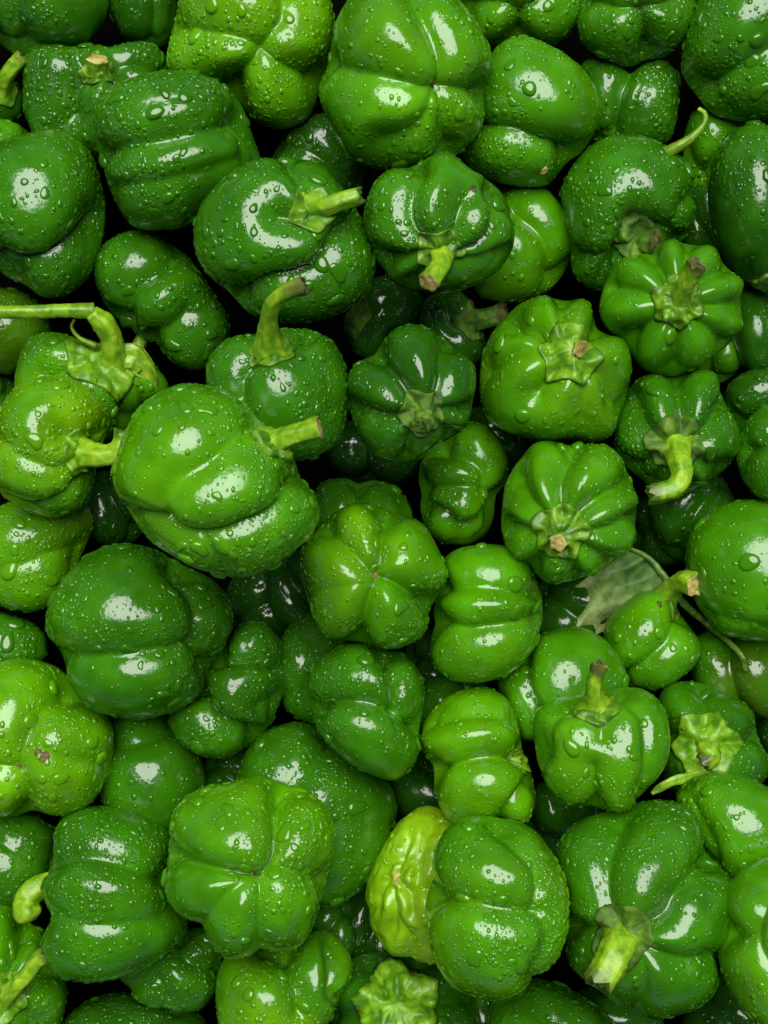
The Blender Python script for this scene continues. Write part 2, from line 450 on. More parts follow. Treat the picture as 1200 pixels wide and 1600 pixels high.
pep((-12, 583, 192, 808), -8, 24, [(-50, 1.05), (35, 1), (110, .9), (-130, 1), 190], 8, 'GL4', 3, 'yellowish beaded pepper at left with a leafy stem pointing right', calyx=34, stem=dict(len=62, r=19, a=-6, e=12, tip='torn'), brightcalyx=1)
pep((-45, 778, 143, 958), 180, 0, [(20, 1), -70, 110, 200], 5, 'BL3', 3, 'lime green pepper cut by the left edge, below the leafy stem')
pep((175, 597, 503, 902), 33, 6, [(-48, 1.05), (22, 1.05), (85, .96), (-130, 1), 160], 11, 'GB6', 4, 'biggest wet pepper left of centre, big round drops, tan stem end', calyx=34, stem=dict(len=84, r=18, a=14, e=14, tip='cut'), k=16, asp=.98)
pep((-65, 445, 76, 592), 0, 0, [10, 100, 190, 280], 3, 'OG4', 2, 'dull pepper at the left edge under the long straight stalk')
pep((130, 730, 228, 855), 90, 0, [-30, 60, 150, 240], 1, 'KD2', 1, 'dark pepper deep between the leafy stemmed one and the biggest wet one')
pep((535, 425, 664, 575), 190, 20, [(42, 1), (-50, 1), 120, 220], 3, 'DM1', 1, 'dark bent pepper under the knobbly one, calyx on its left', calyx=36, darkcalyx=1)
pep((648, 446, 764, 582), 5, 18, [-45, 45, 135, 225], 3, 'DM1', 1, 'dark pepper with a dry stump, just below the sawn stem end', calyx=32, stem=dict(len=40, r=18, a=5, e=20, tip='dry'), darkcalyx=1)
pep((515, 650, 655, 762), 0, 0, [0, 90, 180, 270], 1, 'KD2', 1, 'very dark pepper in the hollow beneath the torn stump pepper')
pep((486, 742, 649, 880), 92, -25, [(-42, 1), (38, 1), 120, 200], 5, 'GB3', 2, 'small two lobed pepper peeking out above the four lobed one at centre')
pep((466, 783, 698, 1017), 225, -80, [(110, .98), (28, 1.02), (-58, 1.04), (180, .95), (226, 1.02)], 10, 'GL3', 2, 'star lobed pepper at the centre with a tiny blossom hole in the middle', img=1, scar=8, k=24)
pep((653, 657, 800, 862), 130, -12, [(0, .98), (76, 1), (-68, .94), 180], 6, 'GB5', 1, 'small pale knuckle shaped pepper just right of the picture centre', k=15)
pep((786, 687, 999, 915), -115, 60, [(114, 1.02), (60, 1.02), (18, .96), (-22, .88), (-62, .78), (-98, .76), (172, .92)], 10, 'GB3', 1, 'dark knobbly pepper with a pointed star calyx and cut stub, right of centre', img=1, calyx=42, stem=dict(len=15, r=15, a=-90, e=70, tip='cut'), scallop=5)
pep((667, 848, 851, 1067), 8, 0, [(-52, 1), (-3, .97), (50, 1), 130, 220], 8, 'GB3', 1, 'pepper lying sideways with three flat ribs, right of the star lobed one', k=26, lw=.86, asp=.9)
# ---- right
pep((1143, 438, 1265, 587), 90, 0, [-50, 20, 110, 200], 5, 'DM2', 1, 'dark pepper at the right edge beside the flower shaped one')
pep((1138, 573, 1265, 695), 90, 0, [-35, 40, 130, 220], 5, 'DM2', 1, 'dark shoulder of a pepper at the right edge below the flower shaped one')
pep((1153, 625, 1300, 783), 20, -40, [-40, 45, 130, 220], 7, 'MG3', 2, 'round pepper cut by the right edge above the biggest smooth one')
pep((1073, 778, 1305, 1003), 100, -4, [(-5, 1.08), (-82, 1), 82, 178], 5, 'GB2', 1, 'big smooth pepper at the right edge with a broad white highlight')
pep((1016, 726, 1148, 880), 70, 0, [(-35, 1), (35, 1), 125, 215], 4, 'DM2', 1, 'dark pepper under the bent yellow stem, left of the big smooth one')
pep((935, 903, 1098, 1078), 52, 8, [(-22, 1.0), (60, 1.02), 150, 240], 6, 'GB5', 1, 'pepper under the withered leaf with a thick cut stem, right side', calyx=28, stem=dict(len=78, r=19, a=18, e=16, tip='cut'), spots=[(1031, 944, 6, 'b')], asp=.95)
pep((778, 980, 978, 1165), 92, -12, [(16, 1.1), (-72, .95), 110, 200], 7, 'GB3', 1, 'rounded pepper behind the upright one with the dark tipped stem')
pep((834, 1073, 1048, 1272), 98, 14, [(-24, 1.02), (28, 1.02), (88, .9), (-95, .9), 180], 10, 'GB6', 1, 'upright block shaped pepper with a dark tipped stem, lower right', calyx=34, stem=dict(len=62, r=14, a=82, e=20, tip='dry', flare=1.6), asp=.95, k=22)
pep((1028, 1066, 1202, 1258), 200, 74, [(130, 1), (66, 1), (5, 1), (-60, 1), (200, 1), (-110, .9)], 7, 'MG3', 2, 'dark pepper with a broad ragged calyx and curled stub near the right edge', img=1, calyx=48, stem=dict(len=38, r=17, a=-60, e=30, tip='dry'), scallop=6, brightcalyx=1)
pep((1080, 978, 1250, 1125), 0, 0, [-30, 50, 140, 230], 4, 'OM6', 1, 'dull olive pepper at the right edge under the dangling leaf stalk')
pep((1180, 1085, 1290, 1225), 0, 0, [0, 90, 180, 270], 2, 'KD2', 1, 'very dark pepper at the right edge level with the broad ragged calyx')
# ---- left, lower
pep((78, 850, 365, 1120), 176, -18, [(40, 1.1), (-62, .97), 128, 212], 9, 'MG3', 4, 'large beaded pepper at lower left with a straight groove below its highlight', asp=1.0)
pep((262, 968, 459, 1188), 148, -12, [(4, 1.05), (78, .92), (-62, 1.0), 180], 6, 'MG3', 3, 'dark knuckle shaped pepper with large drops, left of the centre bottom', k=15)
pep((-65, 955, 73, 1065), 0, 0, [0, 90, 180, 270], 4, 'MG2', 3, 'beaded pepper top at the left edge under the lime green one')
pep((-55, 1028, 181, 1281), 53, -50, [(95, 1), (28, 1.04), (-45, 1), (200, 1), (262, .9)], 8, 'BL2', 2, 'lime green lumpy pepper at the left edge with a brown hole', img=1, scar=6, spots=[(67, 1180, 13, 'b')], lump=.03, k=15)
pep((157, 1105, 321, 1312), 90, 0, [(12, 1.05), 100, 190, 280], 4, 'MG2', 1, 'smooth dark pepper below the large beaded one, right of the lumpy lime one')
pep((437, 955, 565, 1132), 80, 0, [(-30, 1), (45, 1), 135, 225], 4, 'MG3', 2, 'upright dark pepper half hidden beneath the star lobed one')
pep((478, 1003, 665, 1220), 160, -12, [(52, 1.0), (-35, 1.06), (125, .95), (-112, .95), 190], 9, 'MG3', 2, 'two part pepper below the star lobed one, pinched across its middle', k=22)
pep((370, 1128, 623, 1413), 138, 0, [(28, 1), (-48, 1.02), 112, 202], 6, 'MG3', 3, 'large dark pepper behind the pepper with the pointed yellow tinged lobe', asp=1.0)
pep((260, 1213, 525, 1495), 150, -76, [(125, 1.06), (188, 1), (32, 1), (-35, .98), (-98, 1.0)], 9, 'GB5', 4, 'large beaded pepper at lower centre left, blossom end up with a yellow tinged lobe', img=1, scar=7, k=22)
pep((68, 1260, 293, 1533), 172, 2, [(56, .98), (4, 1.02), (-50, 1.05), 130, 220], 8, 'MG4', 3, 'three ribbed pepper at lower left with a hooked stem on its left', stem=dict(len=72, r=23, a=248, e=6, tip='green'), k=20)
pep((-65, 1262, 90, 1416), 0, 0, [-20, 70, 160, 250], 4, 'MG2', 2, 'dark pepper at the left edge under the lumpy lime one')
pep((-55, 1435, 104, 1645), 36, 40, [(100, 1), (20, 1), (-60, 1), 180], 5, 'GB3', 2, 'pepper in the bottom left corner with a long crooked stem', img=1, calyx=38, stem=dict(len=120, r=14, a=50, e=15, tip='dry'), brightcalyx=1)
pep((178, 1450, 348, 1582), 30, -10, [-40, 40, 130, 220], 4, 'MG2', 3, 'dark pepper wedged under the three ribbed one, near the bottom edge')
pep((338, 1455, 552, 1645), 88, -25, [(-35, 1), (26, 1), (86, .9), 180], 5, 'GL4', 2, 'yellowish pepper at the bottom edge with a dark notch between two lobes')
pep((85, 1555, 322, 1705), 0, 0, [0, 90, 180, 270], 3, 'DM2', 3, 'dark beaded pepper top at the bottom edge, left')
# ---- bottom middle and right
pep((657, 1076, 835, 1293), -4, -4, [(-36, 1.05), (38, 1.02), (-102, .92), 112, 180], 8, 'BL1', 1, 'pale waisted pepper lower centre with a ragged tip of calyx on its right', calyx=17, brightcalyx=1, stem=dict(len=18, r=9, a=10, e=20, tip='torn'))
pep((648, 1056, 785, 1170), 0, 0, [0, 80, 170, 260], 3, 'MG2', 1, 'dark pepper hidden behind the pale waisted one')
pep((570, 1258, 748, 1508), -14, -52, [(100, 1), (190, 1.02), (-80, 1), (10, 1)], 6, 'YL5', 1, 'wrinkled yellow green pepper with a pale scar, lower centre', img=1, wrinkle=1.0, lump=.03, scar=11, palescar=1)
pep((667, 1278, 893, 1563), 172, -18, [(30, 1.0), (-45, 1.08), (95, .88), (-120, 1), 180], 10, 'GL3', 3, 'large bright pepper over the wrinkled one, teardrop of water at its middle', k=20, asp=.98)
pep((872, 1243, 1153, 1584), -120, 54, [(72, 1.08), (132, .95), (4, 1.0), (-50, .92), (-100, .84), (188, .8)], 9, 'MG3', 2, 'huge pepper at lower right with a thick ridged stem pointing down left', img=1, calyx=46, stem=dict(len=92, r=31, a=-122, e=26, tip='dry'), darkcalyx=1, asp=.95)
pep((1055, 1203, 1255, 1402), 116, 0, [(0, 1), 82, -82, 180], 7, 'GB3', 2, 'pepper at the right edge with one long slanted highlight of drops')
pep((1126, 1335, 1315, 1625), -33, -60, [(112, 1), (200, 1), (-70, 1), 20], 10, 'GB5', 1, 'bright smooth pepper in the bottom right corner with a dot like blossom end', img=1, scar=5)
pep((508, 1480, 747, 1655), -90, 70, [(150, 1), (90, 1), (30, 1), (-30, 1), (-90, 1), (210, 1)], 4, 'DM2', 1, 'dark pepper at the bottom edge topped by a crumpled leafy calyx', img=1, calyx=62, scallop=5, brightcalyx=1)
pep((762, 1533, 987, 1710), 0, 0, [-35, 35, 130, 220], 6, 'MG3', 2, 'rounded dark pepper top at the bottom edge below the large bright one')
pep((875, 1540, 1030, 1670), 0, 0, [0, 90, 180, 270], 2, 'DM2', 1, 'dark pepper at the bottom edge under the thick ridged stem')
pep((1070, 1520, 1200, 1690), 0, 0, [0, 90, 180, 270], 2, 'KD2', 1, 'very dark pepper at the bottom edge left of the bright corner one')
pep((690, 1540, 790, 1670), 60, 0, [0, 90, 180, 270], 2, 'DM2', 1, 'dark pepper at the bottom edge beside the crumpled leafy calyx')
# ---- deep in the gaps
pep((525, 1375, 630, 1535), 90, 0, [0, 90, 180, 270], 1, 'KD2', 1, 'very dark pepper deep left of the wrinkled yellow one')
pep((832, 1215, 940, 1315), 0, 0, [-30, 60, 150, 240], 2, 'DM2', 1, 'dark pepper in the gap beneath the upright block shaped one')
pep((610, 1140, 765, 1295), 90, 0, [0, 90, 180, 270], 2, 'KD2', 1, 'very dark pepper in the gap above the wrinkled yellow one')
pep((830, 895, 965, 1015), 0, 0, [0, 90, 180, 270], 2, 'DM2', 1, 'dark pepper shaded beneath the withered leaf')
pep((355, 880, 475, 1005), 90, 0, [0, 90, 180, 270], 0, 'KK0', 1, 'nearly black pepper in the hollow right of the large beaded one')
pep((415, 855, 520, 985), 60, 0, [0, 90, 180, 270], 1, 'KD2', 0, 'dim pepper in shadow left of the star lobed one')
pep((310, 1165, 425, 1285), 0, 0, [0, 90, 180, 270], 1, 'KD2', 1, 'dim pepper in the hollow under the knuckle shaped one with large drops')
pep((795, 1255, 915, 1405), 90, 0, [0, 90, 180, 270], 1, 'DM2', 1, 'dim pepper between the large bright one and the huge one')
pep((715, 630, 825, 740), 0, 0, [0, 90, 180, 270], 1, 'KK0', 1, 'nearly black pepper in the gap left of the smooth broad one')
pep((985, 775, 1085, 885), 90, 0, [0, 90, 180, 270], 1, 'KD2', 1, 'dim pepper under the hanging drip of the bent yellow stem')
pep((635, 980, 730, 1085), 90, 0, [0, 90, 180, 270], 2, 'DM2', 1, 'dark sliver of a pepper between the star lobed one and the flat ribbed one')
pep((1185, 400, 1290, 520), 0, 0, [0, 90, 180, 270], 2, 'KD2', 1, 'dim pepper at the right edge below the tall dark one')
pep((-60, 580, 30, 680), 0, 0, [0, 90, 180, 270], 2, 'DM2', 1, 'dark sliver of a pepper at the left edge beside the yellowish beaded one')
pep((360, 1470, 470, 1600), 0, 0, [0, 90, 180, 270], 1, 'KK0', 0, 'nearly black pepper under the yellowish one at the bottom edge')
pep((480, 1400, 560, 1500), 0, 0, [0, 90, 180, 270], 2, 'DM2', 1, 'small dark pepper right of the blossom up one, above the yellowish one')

def shape(box0, **kw):
    for d in T:
        if d['box'][:2] == box0: d.update(kw); return
    raise KeyError(box0)
# each visible pepper is modelled after its own outline (photo pixels), its furrows (polyline, depth, width, step down on the
# right hand side), its dents (x, y, depth, radius) and the place of its stem (sp) or blossom end (bp)
shape((-25, -55), out=[(0,64),(22,80),(56,83),(94,75),(131,62),(160,26),(167,0),(140,-45),(60,-65),(-15,-45),(-35,10)],
      cr=[([(15,-30),(14,26),(24,56),(36,82)],13,18)])
shape((165, -60), out=[(168,-20),(172,30),(190,60),(220,72),(252,72),(268,50),(274,15),(270,-30),(220,-55),(185,-45)], cr=[([(240,-40),(246,20),(240,70)],8,14)])
shape((258, -35), out=[(262,75),(265,40),(278,5),(300,-30),(350,-50),(420,-48),(480,-35),(515,-5),(521,45),(515,95),(500,120),(492,160),(475,185),(440,196),(405,190),(385,165),(368,138),(330,132),(285,122),(268,105)], bp=(413,77),
      cr=[([(407,81),(398,99),(375,120),(366,140)],16,17),([(410,72),(390,62),(350,50),(310,45),(270,40)],13,20),([(415,71),(426,56),(441,34),(452,15),(455,-30)],14,18),([(417,81),(437,97),(460,112),(495,128)],14,17)], dim=[(413,77,8,12)])
shape((38, 70), out=[(41,110),(45,88),(58,78),(76,76),(100,80),(120,76),(150,78),(178,82),(195,72),(225,69),(252,78),(266,100),(268,130),(255,200),(200,250),(120,250),(60,235),(40,180)], sp=(152,100),
      cr=[([(126,106),(105,128),(98,150),(101,190)],21,16),([(182,98),(189,112),(197,135)],19,14),([(130,102),(112,82)],10,10),([(184,95),(210,92),(240,98),(262,112)],11,10)], dim=[(152,96,14,24)])
shape((-70, 95), out=[(38,150),(30,180),(10,195),(-30,195),(-60,150),(-40,120),(0,122),(25,130)], sp=(2,140), stem=dict(path=[(2,140,0),(8,122,14),(20,105,22),(35,90,26)], r=12, tip='dry'))
shape((143, 120), out=[(144,202),(146,176),(157,158),(188,137),(225,126),(270,120),(311,122),(349,133),(371,154),(379,176),(386,202),(397,228),(406,248),(402,272),(375,296),(349,311),(319,330),(281,352),(232,356),(203,349),(184,322),(172,296),(163,262),(161,244),(150,229)],
      cr=[([(155,236),(210,225),(255,216),(300,206),(338,197),(372,186)],15,19),([(160,190),(210,168),(270,152),(350,150)],4,18),([(172,300),(232,292),(300,277),(380,251)],8,20),([(371,187),(387,218),(393,262)],8,8,-6)], p=2.7)
shape((-45, 205), out=[(20,222),(56,214),(75,206),(97,210),(120,223),(139,240),(148,262),(154,285),(160,310),(158,345),(152,380),(146,405),(138,425),(118,446),(95,459),(72,463),(48,452),(32,437),(5,428),(-25,400),(-45,330),(-35,260),(-10,235)],
      cr=[([(-10,400),(22,413),(49,413),(75,405),(101,390),(124,371),(155,335)],12,15,18)])
shape((-65, 188), out=[(-55,240),(-40,200),(0,188),(35,195),(56,215),(58,250),(40,290),(-10,305),(-45,290)], cr=[([(0,250),(25,225),(50,212)],8,10)])
shape((305, 240), out=[(305,372),(308,345),(320,318),(345,292),(375,270),(405,256),(440,245),(465,243),(490,250),(512,268),(530,292),(552,318),(568,348),(580,385),(584,415),(575,450),(555,475),(520,492),(470,503),(420,500),(385,488),(368,468),(350,448),(325,430),(310,405)], sp=(494,322),
      cr=[([(540,352),(528,372),(512,397),(494,420),(456,435),(419,440),(385,455),(362,470)],12,13,-18),([(488,334),(465,333),(430,328)],17,18),([(486,311),(471,278),(464,259),(449,244)],12,12,9)], dim=[(496,322,22,26),(515,340,14,18)],
      stem=dict(path=[(490,322,0),(512,322,16),(535,314,24),(562,306,28)], r=15, tip='torn', flare=1.2))
shape((420, 178), out=[(425,240),(440,210),(470,188),(500,180),(530,190),(555,215),(572,250),(565,300),(520,330),(460,310),(430,275)], cr=[([(430,225),(480,235),(560,290)],7,18)])
shape((500, -8), out=[(499,139),(503,120),(516,101),(520,75),(528,49),(542,22),(555,0),(590,-30),(650,-35),(700,-10),(724,18),(743,42),(757,70),(768,98),(769,118),(752,142),(757,165),(750,195),(730,221),(707,242),(680,250),(644,260),(590,260),(550,244),(524,199),(510,170)], bp=(696,142), p=2.3,
      cr=[([(689,141),(662,139),(632,131),(587,120),(550,112),(510,104)],14,18),([(696,139),(698,112),(692,75),(677,38),(662,11),(645,-25)],14,15,7),([(700,139),(722,141),(757,146)],14,14),([(700,146),(702,176),(700,210),(706,245)],13,14),([(692,148),(681,161),(670,188),(644,214),(600,228)],12,14)], dim=[(696,142,10,14)])
shape((722, 63), out=[(722,225),(735,180),(748,130),(768,88),(790,68),(812,63),(834,68),(874,88),(900,109),(926,139),(936,169),(934,199),(922,221),(907,236),(890,243),(877,262),(862,285),(832,288),(787,280),(750,264),(727,245)],
      cr=[([(722,195),(750,198),(787,202),(825,216),(859,227),(897,240)],15,17,8)], p=2.6)
shape((698, -68), out=[(700,-20),(722,8),(740,45),(752,64),(775,69),(806,63),(830,68),(855,70),(880,58),(898,35),(910,5),(905,-40),(860,-70),(760,-70),(715,-50)], bp=(814,22),
      cr=[([(815,30),(812,70)],13,14),([(806,18),(780,5),(725,0)],12,14),([(822,18),(850,0),(880,-30)],12,14)], dim=[(814,22,8,12)])
shape((898, -62), out=[(904,30),(911,62),(937,82),(960,91),(979,98),(994,96),(1009,84),(1042,82),(1061,67),(1080,37),(1093,7),(1085,-40),(1040,-70),(960,-70),(910,-40)], bp=(997,10),
      cr=[([(998,14),(1005,37),(1009,60),(1007,90)],15,14),([(990,9),(960,11),(934,4),(900,-5)],11,12),([(1003,8),(1035,4),(1080,-8)],11,12)], dim=[(997,10,8,12)])
shape((1066, -30), out=[(1069,105),(1071,75),(1080,45),(1092,12),(1110,-25),(1160,-45),(1220,-40),(1265,0),(1280,70),(1265,140),(1225,178),(1180,185),(1155,184),(1125,176),(1106,161),(1097,146),(1082,127)],
      cr=[([(1225,70),(1200,82),(1174,101),(1147,116),(1095,148)],15,22)])
shape((903, 88), out=[(906,105),(920,94),(940,91),(962,97),(982,108),(1008,97),(1038,96),(1055,115),(1059,140),(1056,180),(1048,215),(1030,230),(990,242),(950,242),(920,215),(908,160)],
      cr=[([(983,104),(967,135),(960,165),(950,215)],14,13),([(1016,118),(1000,157),(990,215)],6,12)])
shape((876, 212), out=[(877,296),(889,270),(907,244),(930,225),(960,216),(1005,217),(1035,232),(1061,251),(1080,281),(1086,319),(1078,352),(1060,385),(1030,420),(990,445),(955,452),(930,450),(910,439),(894,420),(894,394),(889,356),(884,322)], sp=(1004,380), core=.3,
      cr=[([(890,400),(930,406),(975,396)],10,10,12),([(1084,300),(1069,319),(1064,356)],7,8),([(930,430),(952,385),(966,348),(988,326),(1020,332),(1056,350)],12,9,26)], dim=[(1012,374,62,42),(985,345,34,28),(1050,372,30,28)], stem=dict(path=[(1000,380,0),(1010,378,14),(1022,380,22)], r=17, tip='dry', flare=.6))
shape((1110, 188), out=[(1112,285),(1114,255),(1125,229),(1144,206),(1174,194),(1205,195),(1245,207),(1275,250),(1280,330),(1265,400),(1235,440),(1200,448),(1175,438),(1158,424),(1140,409),(1125,382),(1116,350)], p=2.7,
      cr=[([(1228,205),(1234,320),(1222,440)],10,16),([(1165,425),(1185,400),(1190,370)],5,12)])
shape((570, 238), out=[(571,330),(580,296),(599,270),(625,259),(647,259),(659,247),(677,240),(700,242),(715,255),(737,268),(760,276),(782,292),(797,319),(805,352),(801,386),(782,416),(752,435),(722,448),(690,455),(655,450),(614,441),(600,416),(586,401),(574,367)], sp=(686,402),
      cr=[([(650,254),(633,290),(627,326),(636,360),(660,385)],16,13),([(735,300),(722,330),(715,360),(708,382)],14,16),([(772,288),(786,326),(782,356),(764,382),(725,400)],12,10,-12),([(578,398),(614,407),(650,400)],11,9,12),([(720,418),(760,412),(796,396)],9,9,6),([(640,446),(660,425),(672,410)],8,9)], dim=[(688,404,30,28)],
      stem=dict(path=[(690,398,0),(690,410,22),(682,425,40),(670,441,56)], r=16, tip='cut', flare=.9))
shape((735, 284), out=[(740,380),(765,320),(791,293),(817,285),(847,296),(874,319),(892,349),(900,375),(896,401),(881,427),(862,450),(830,468),(785,474),(748,462),(735,430)],
      cr=[([(800,318),(814,330),(840,349),(859,375),(870,405),(868,445)],13,14)])
shape((940, 373), out=[(939,471),(945,442),(965,410),(994,397),(1012,394),(1027,380),(1050,374),(1076,379),(1106,386),(1128,402),(1152,430),(1161,455),(1162,479),(1155,512),(1140,537),(1115,550),(1087,570),(1057,585),(1027,581),(1001,569),(986,546),(977,526),(956,516),(942,497)], sp=(1058,470), p=2.6, h=.78,
      cr=[([(1018,460),(975,449),(940,443)],11,11),([(1039,434),(1029,415),(1012,390)],14,11),([(1072,424),(1075,395),(1077,376)],11,10),([(1089,441),(1110,426),(1145,410)],11,10),([(1097,477),(1121,477),(1162,474)],11,10),([(1087,499),(1110,516),(1138,540)],11,10),([(1057,512),(1056,535),(1051,585)],13,11),([(1020,496),(1005,509),(978,526)],14,11)], dim=[(1058,470,18,36)],
      stem=dict(path=[(1060,474,0),(1068,452,26),(1078,432,48),(1089,413,66)], r=14, tip='dry', flare=1.5))
shape((752, 460), out=[(752,610),(754,576),(757,550),(772,516),(795,492),(817,471),(844,462),(868,465),(885,470),(907,467),(924,481),(929,497),(932,516),(952,520),(971,531),(982,557),(986,587),(979,625),(967,655),(952,681),(930,690),(892,683),(847,688),(810,678),(772,660),(757,638)], sp=(897,545), p=2.5,
      cr=[([(785,494),(825,497),(847,516),(860,538)],17,14),([(877,465),(879,494),(883,512)],11,9),([(936,512),(930,530),(920,545)],18,11),([(930,572),(952,587),(964,610),(970,635)],14,13),([(872,574),(851,599),(832,622)],18,11),([(915,580),(919,610),(915,660)],9,15),([(752,580),(787,552),(820,540)],9,15)], dim=[(897,545,16,36)], stem=dict(path=[(900,543,0),(905,543,10),(908,545,16)], r=12, tip='cut', flare=.5))
shape((962, 580), out=[(962,685),(964,659),(975,625),(990,595),(1020,584),(1050,586),(1087,577),(1117,587),(1132,614),(1147,647),(1154,685),(1151,719),(1136,737),(1114,745),(1087,768),(1050,776),(1020,762),(994,740),(967,718)], sp=(1052,698),
      cr=[([(1058,580),(1063,625),(1067,662),(1062,680)],12,11),([(980,612),(994,655),(1012,677),(1028,690)],13,10),([(1140,622),(1117,662),(1090,685)],13,10),([(958,724),(990,730),(1020,716)],11,9),([(1155,734),(1117,730),(1088,718)],11,9),([(1085,768),(1075,745),(1065,725)],9,9),([(1010,765),(1025,745),(1035,725)],9,9)], dim=[(1055,702,24,34)],
      stem=dict(path=[(1055,695,0),(1062,722,30),(1066,745,44),(1052,764,52),(1018,772,54)], r=18, tip='torn', flare=.9))
shape((543, 507), out=[(544,610),(546,584),(561,561),(587,554),(597,535),(614,516),(644,508),(674,512),(700,527),(714,544),(734,556),(743,580),(741,610),(738,640),(730,666),(707,680),(677,698),(655,719),(625,720),(587,707),(565,685),(550,659)], sp=(664,650),
      cr=[([(584,548),(614,580),(632,606),(648,632)],14,12),([(700,530),(700,576),(690,622)],14,12),([(544,638),(580,651),(610,655),(640,650)],14,10),([(742,640),(719,640),(695,642)],12,9),([(632,722),(640,692),(648,672)],10,10),([(715,680),(695,670),(682,662)],9,9)], dim=[(664,650,20,28)],
      stem=dict(path=[(665,650,0),(664,656,14),(658,664,22)], r=18, tip='torn', flare=.4))
shape((322, 506), zmin=70, out=[(324,602),(323,572),(334,550),(356,529),(380,521),(405,522),(437,513),(486,512),(516,531),(531,554),(542,591),(545,625),(539,662),(527,689),(494,711),(450,722),(400,715),(350,680),(330,645)], sp=(422,540),
      cr=[([(404,530),(379,561),(364,584),(360,625)],15,12),([(448,538),(475,527),(495,508)],12,9,-10),([(470,545),(510,575),(525,640)],5,18)], dim=[(424,536,20,26)],
      stem=dict(path=[(420,541,0),(420,505,40),(427,474,85),(448,456,110),(474,446,120)], r=13, tip='dry', flare=2.0))
shape((133, 360), out=[(150,440),(150,405),(170,377),(205,362),(240,363),(268,380),(292,398),(310,424),(337,462),(357,495),(358,520),(343,555),(318,576),(295,578),(265,566),(253,545),(244,530),(217,524),(195,503),(180,494),(160,475)],
      cr=[([(182,498),(187,460),(210,434),(240,415),(268,396)],14,14),([(244,535),(275,518),(300,492)],13,18)], stem=dict(path=[(228,515,-46),(222,530,-40),(213,548,-34)], r=12, tip='green', flare=.3))
shape((25, 515), out=[(26,591),(34,557),(49,531),(75,520),(101,522),(130,534),(161,538),(195,542),(225,554),(244,576),(262,602),(258,621),(235,640),(200,665),(172,685),(120,690),(60,665),(30,625)], sp=(172,552),
      cr=[([(145,548),(112,565),(60,584)],13,12),([(150,558),(172,580),(195,610),(205,660)],13,11),([(188,556),(210,580),(229,610),(236,640)],8,9)], dim=[(172,550,16,26)])
shape((-12, 583), out=[(2,647),(15,621),(37,599),(75,589),(112,595),(139,614),(161,640),(165,660),(154,690),(142,720),(138,755),(132,778),(118,796),(75,807),(22,793),(-5,770),(-14,710)], sp=(134,708),
      cr=[([(-8,688),(30,715),(67,730),(101,734),(128,712)],7,14),([(-5,776),(45,793),(94,779),(125,750)],6,9,9),([(150,688),(122,680),(100,672)],14,15)], dim=[(138,706,20,24)],
      stem=dict(path=[(134,709,0),(158,712,12),(180,707,16),(192,690,18),(193,676,20)], r=17, tip='torn', flare=.9))
shape((-45, 778), out=[(-42,860),(-30,810),(10,788),(50,782),(95,793),(132,788),(142,820),(128,852),(116,876),(109,906),(94,938),(56,954),(15,952),(-25,930)], cr=[([(-30,900),(30,885),(85,862),(135,848)],7,18)])
shape((175, 597), out=[(180,739),(187,715),(204,667),(228,632),(260,611),(292,601),(329,605),(361,616),(388,635),(400,655),(425,672),(447,699),(460,722),(465,748),(481,757),(495,773),(497,800),(487,832),(460,856),(436,875),(393,896),(351,900),(313,888),(273,869),(233,845),(209,816),(197,795),(184,771)], sp=(434,684), p=2.6,
      cr=[([(246,812),(240,790),(247,773),(268,749),(300,728),(329,709),(361,680),(396,655)],11,18),([(244,812),(268,832),(308,841),(353,835),(388,821),(420,808),(447,787),(464,752)],12,12,15),([(311,843),(327,867),(348,896)],8,10),([(192,794),(223,808),(248,815)],9,9,14)], dim=[(440,684,16,22)],
      stem=dict(path=[(432,687,0),(455,681,10),(478,674,16),(499,668,20)], r=17, tip='cut', flare=.7))
shape((-65, 445), out=[(-60,520),(-40,470),(0,450),(40,458),(68,482),(78,520),(60,555),(20,585),(-30,580)])
shape((535, 425), out=[(541,509),(542,490),(557,467),(576,441),(606,430),(640,441),(659,464),(660,485),(647,505),(625,525),(600,550),(575,562),(552,548)], dim=[(622,535,24,22),(555,480,12,20)], sp=(548,492))
shape((648, 446), out=[(655,500),(663,470),(690,450),(722,455),(740,478),(752,500),(760,530),(755,562),(735,576),(700,572),(670,550)], sp=(752,500), cr=[([(690,452),(705,500),(745,515)],9,14)], stem=dict(path=[(748,500,0),(765,497,10),(788,490,16)], r=17, tip='dry', flare=.6))
shape((486, 742), out=[(490,775),(500,758),(518,748),(542,747),(561,760),(582,752),(608,756),(630,775),(644,801),(640,850),(560,872),(500,850),(485,805)], cr=[([(560,752),(566,779),(560,810)],13,13)])
shape((466, 783), out=[(469,889),(471,862),(486,836),(508,816),(522,800),(550,788),(576,787),(599,797),(612,806),(640,806),(662,821),(677,847),(689,870),(698,892),(696,919),(680,937),(671,952),(671,975),(655,997),(625,1010),(591,1013),(561,1003),(527,1001),(501,982),(486,956),(475,922)], bp=(590,896), p=2.5,
      cr=[([(589,889),(599,866),(599,836),(606,798)],15,13),([(584,892),(565,877),(542,851),(516,832),(496,812)],13,13),([(597,900),(625,911),(655,930),(685,945)],16,12),([(589,906),(580,926),(571,956),(560,1008)],14,12),([(578,905),(535,918),(472,930)],5,16)], dim=[(590,896,9,14)])
shape((653, 657), out=[(655,749),(659,722),(677,704),(694,690),(711,670),(737,660),(760,665),(782,689),(796,722),(791,752),(772,772),(770,809),(760,835),(730,852),(692,849),(666,829),(657,795),(662,769)],
      cr=[([(688,690),(722,700),(749,715),(764,734),(764,770)],13,14),([(656,760),(700,761),(737,760),(765,768)],9,14),([(656,790),(685,805),(719,831),(752,820),(770,795)],10,9,15)])
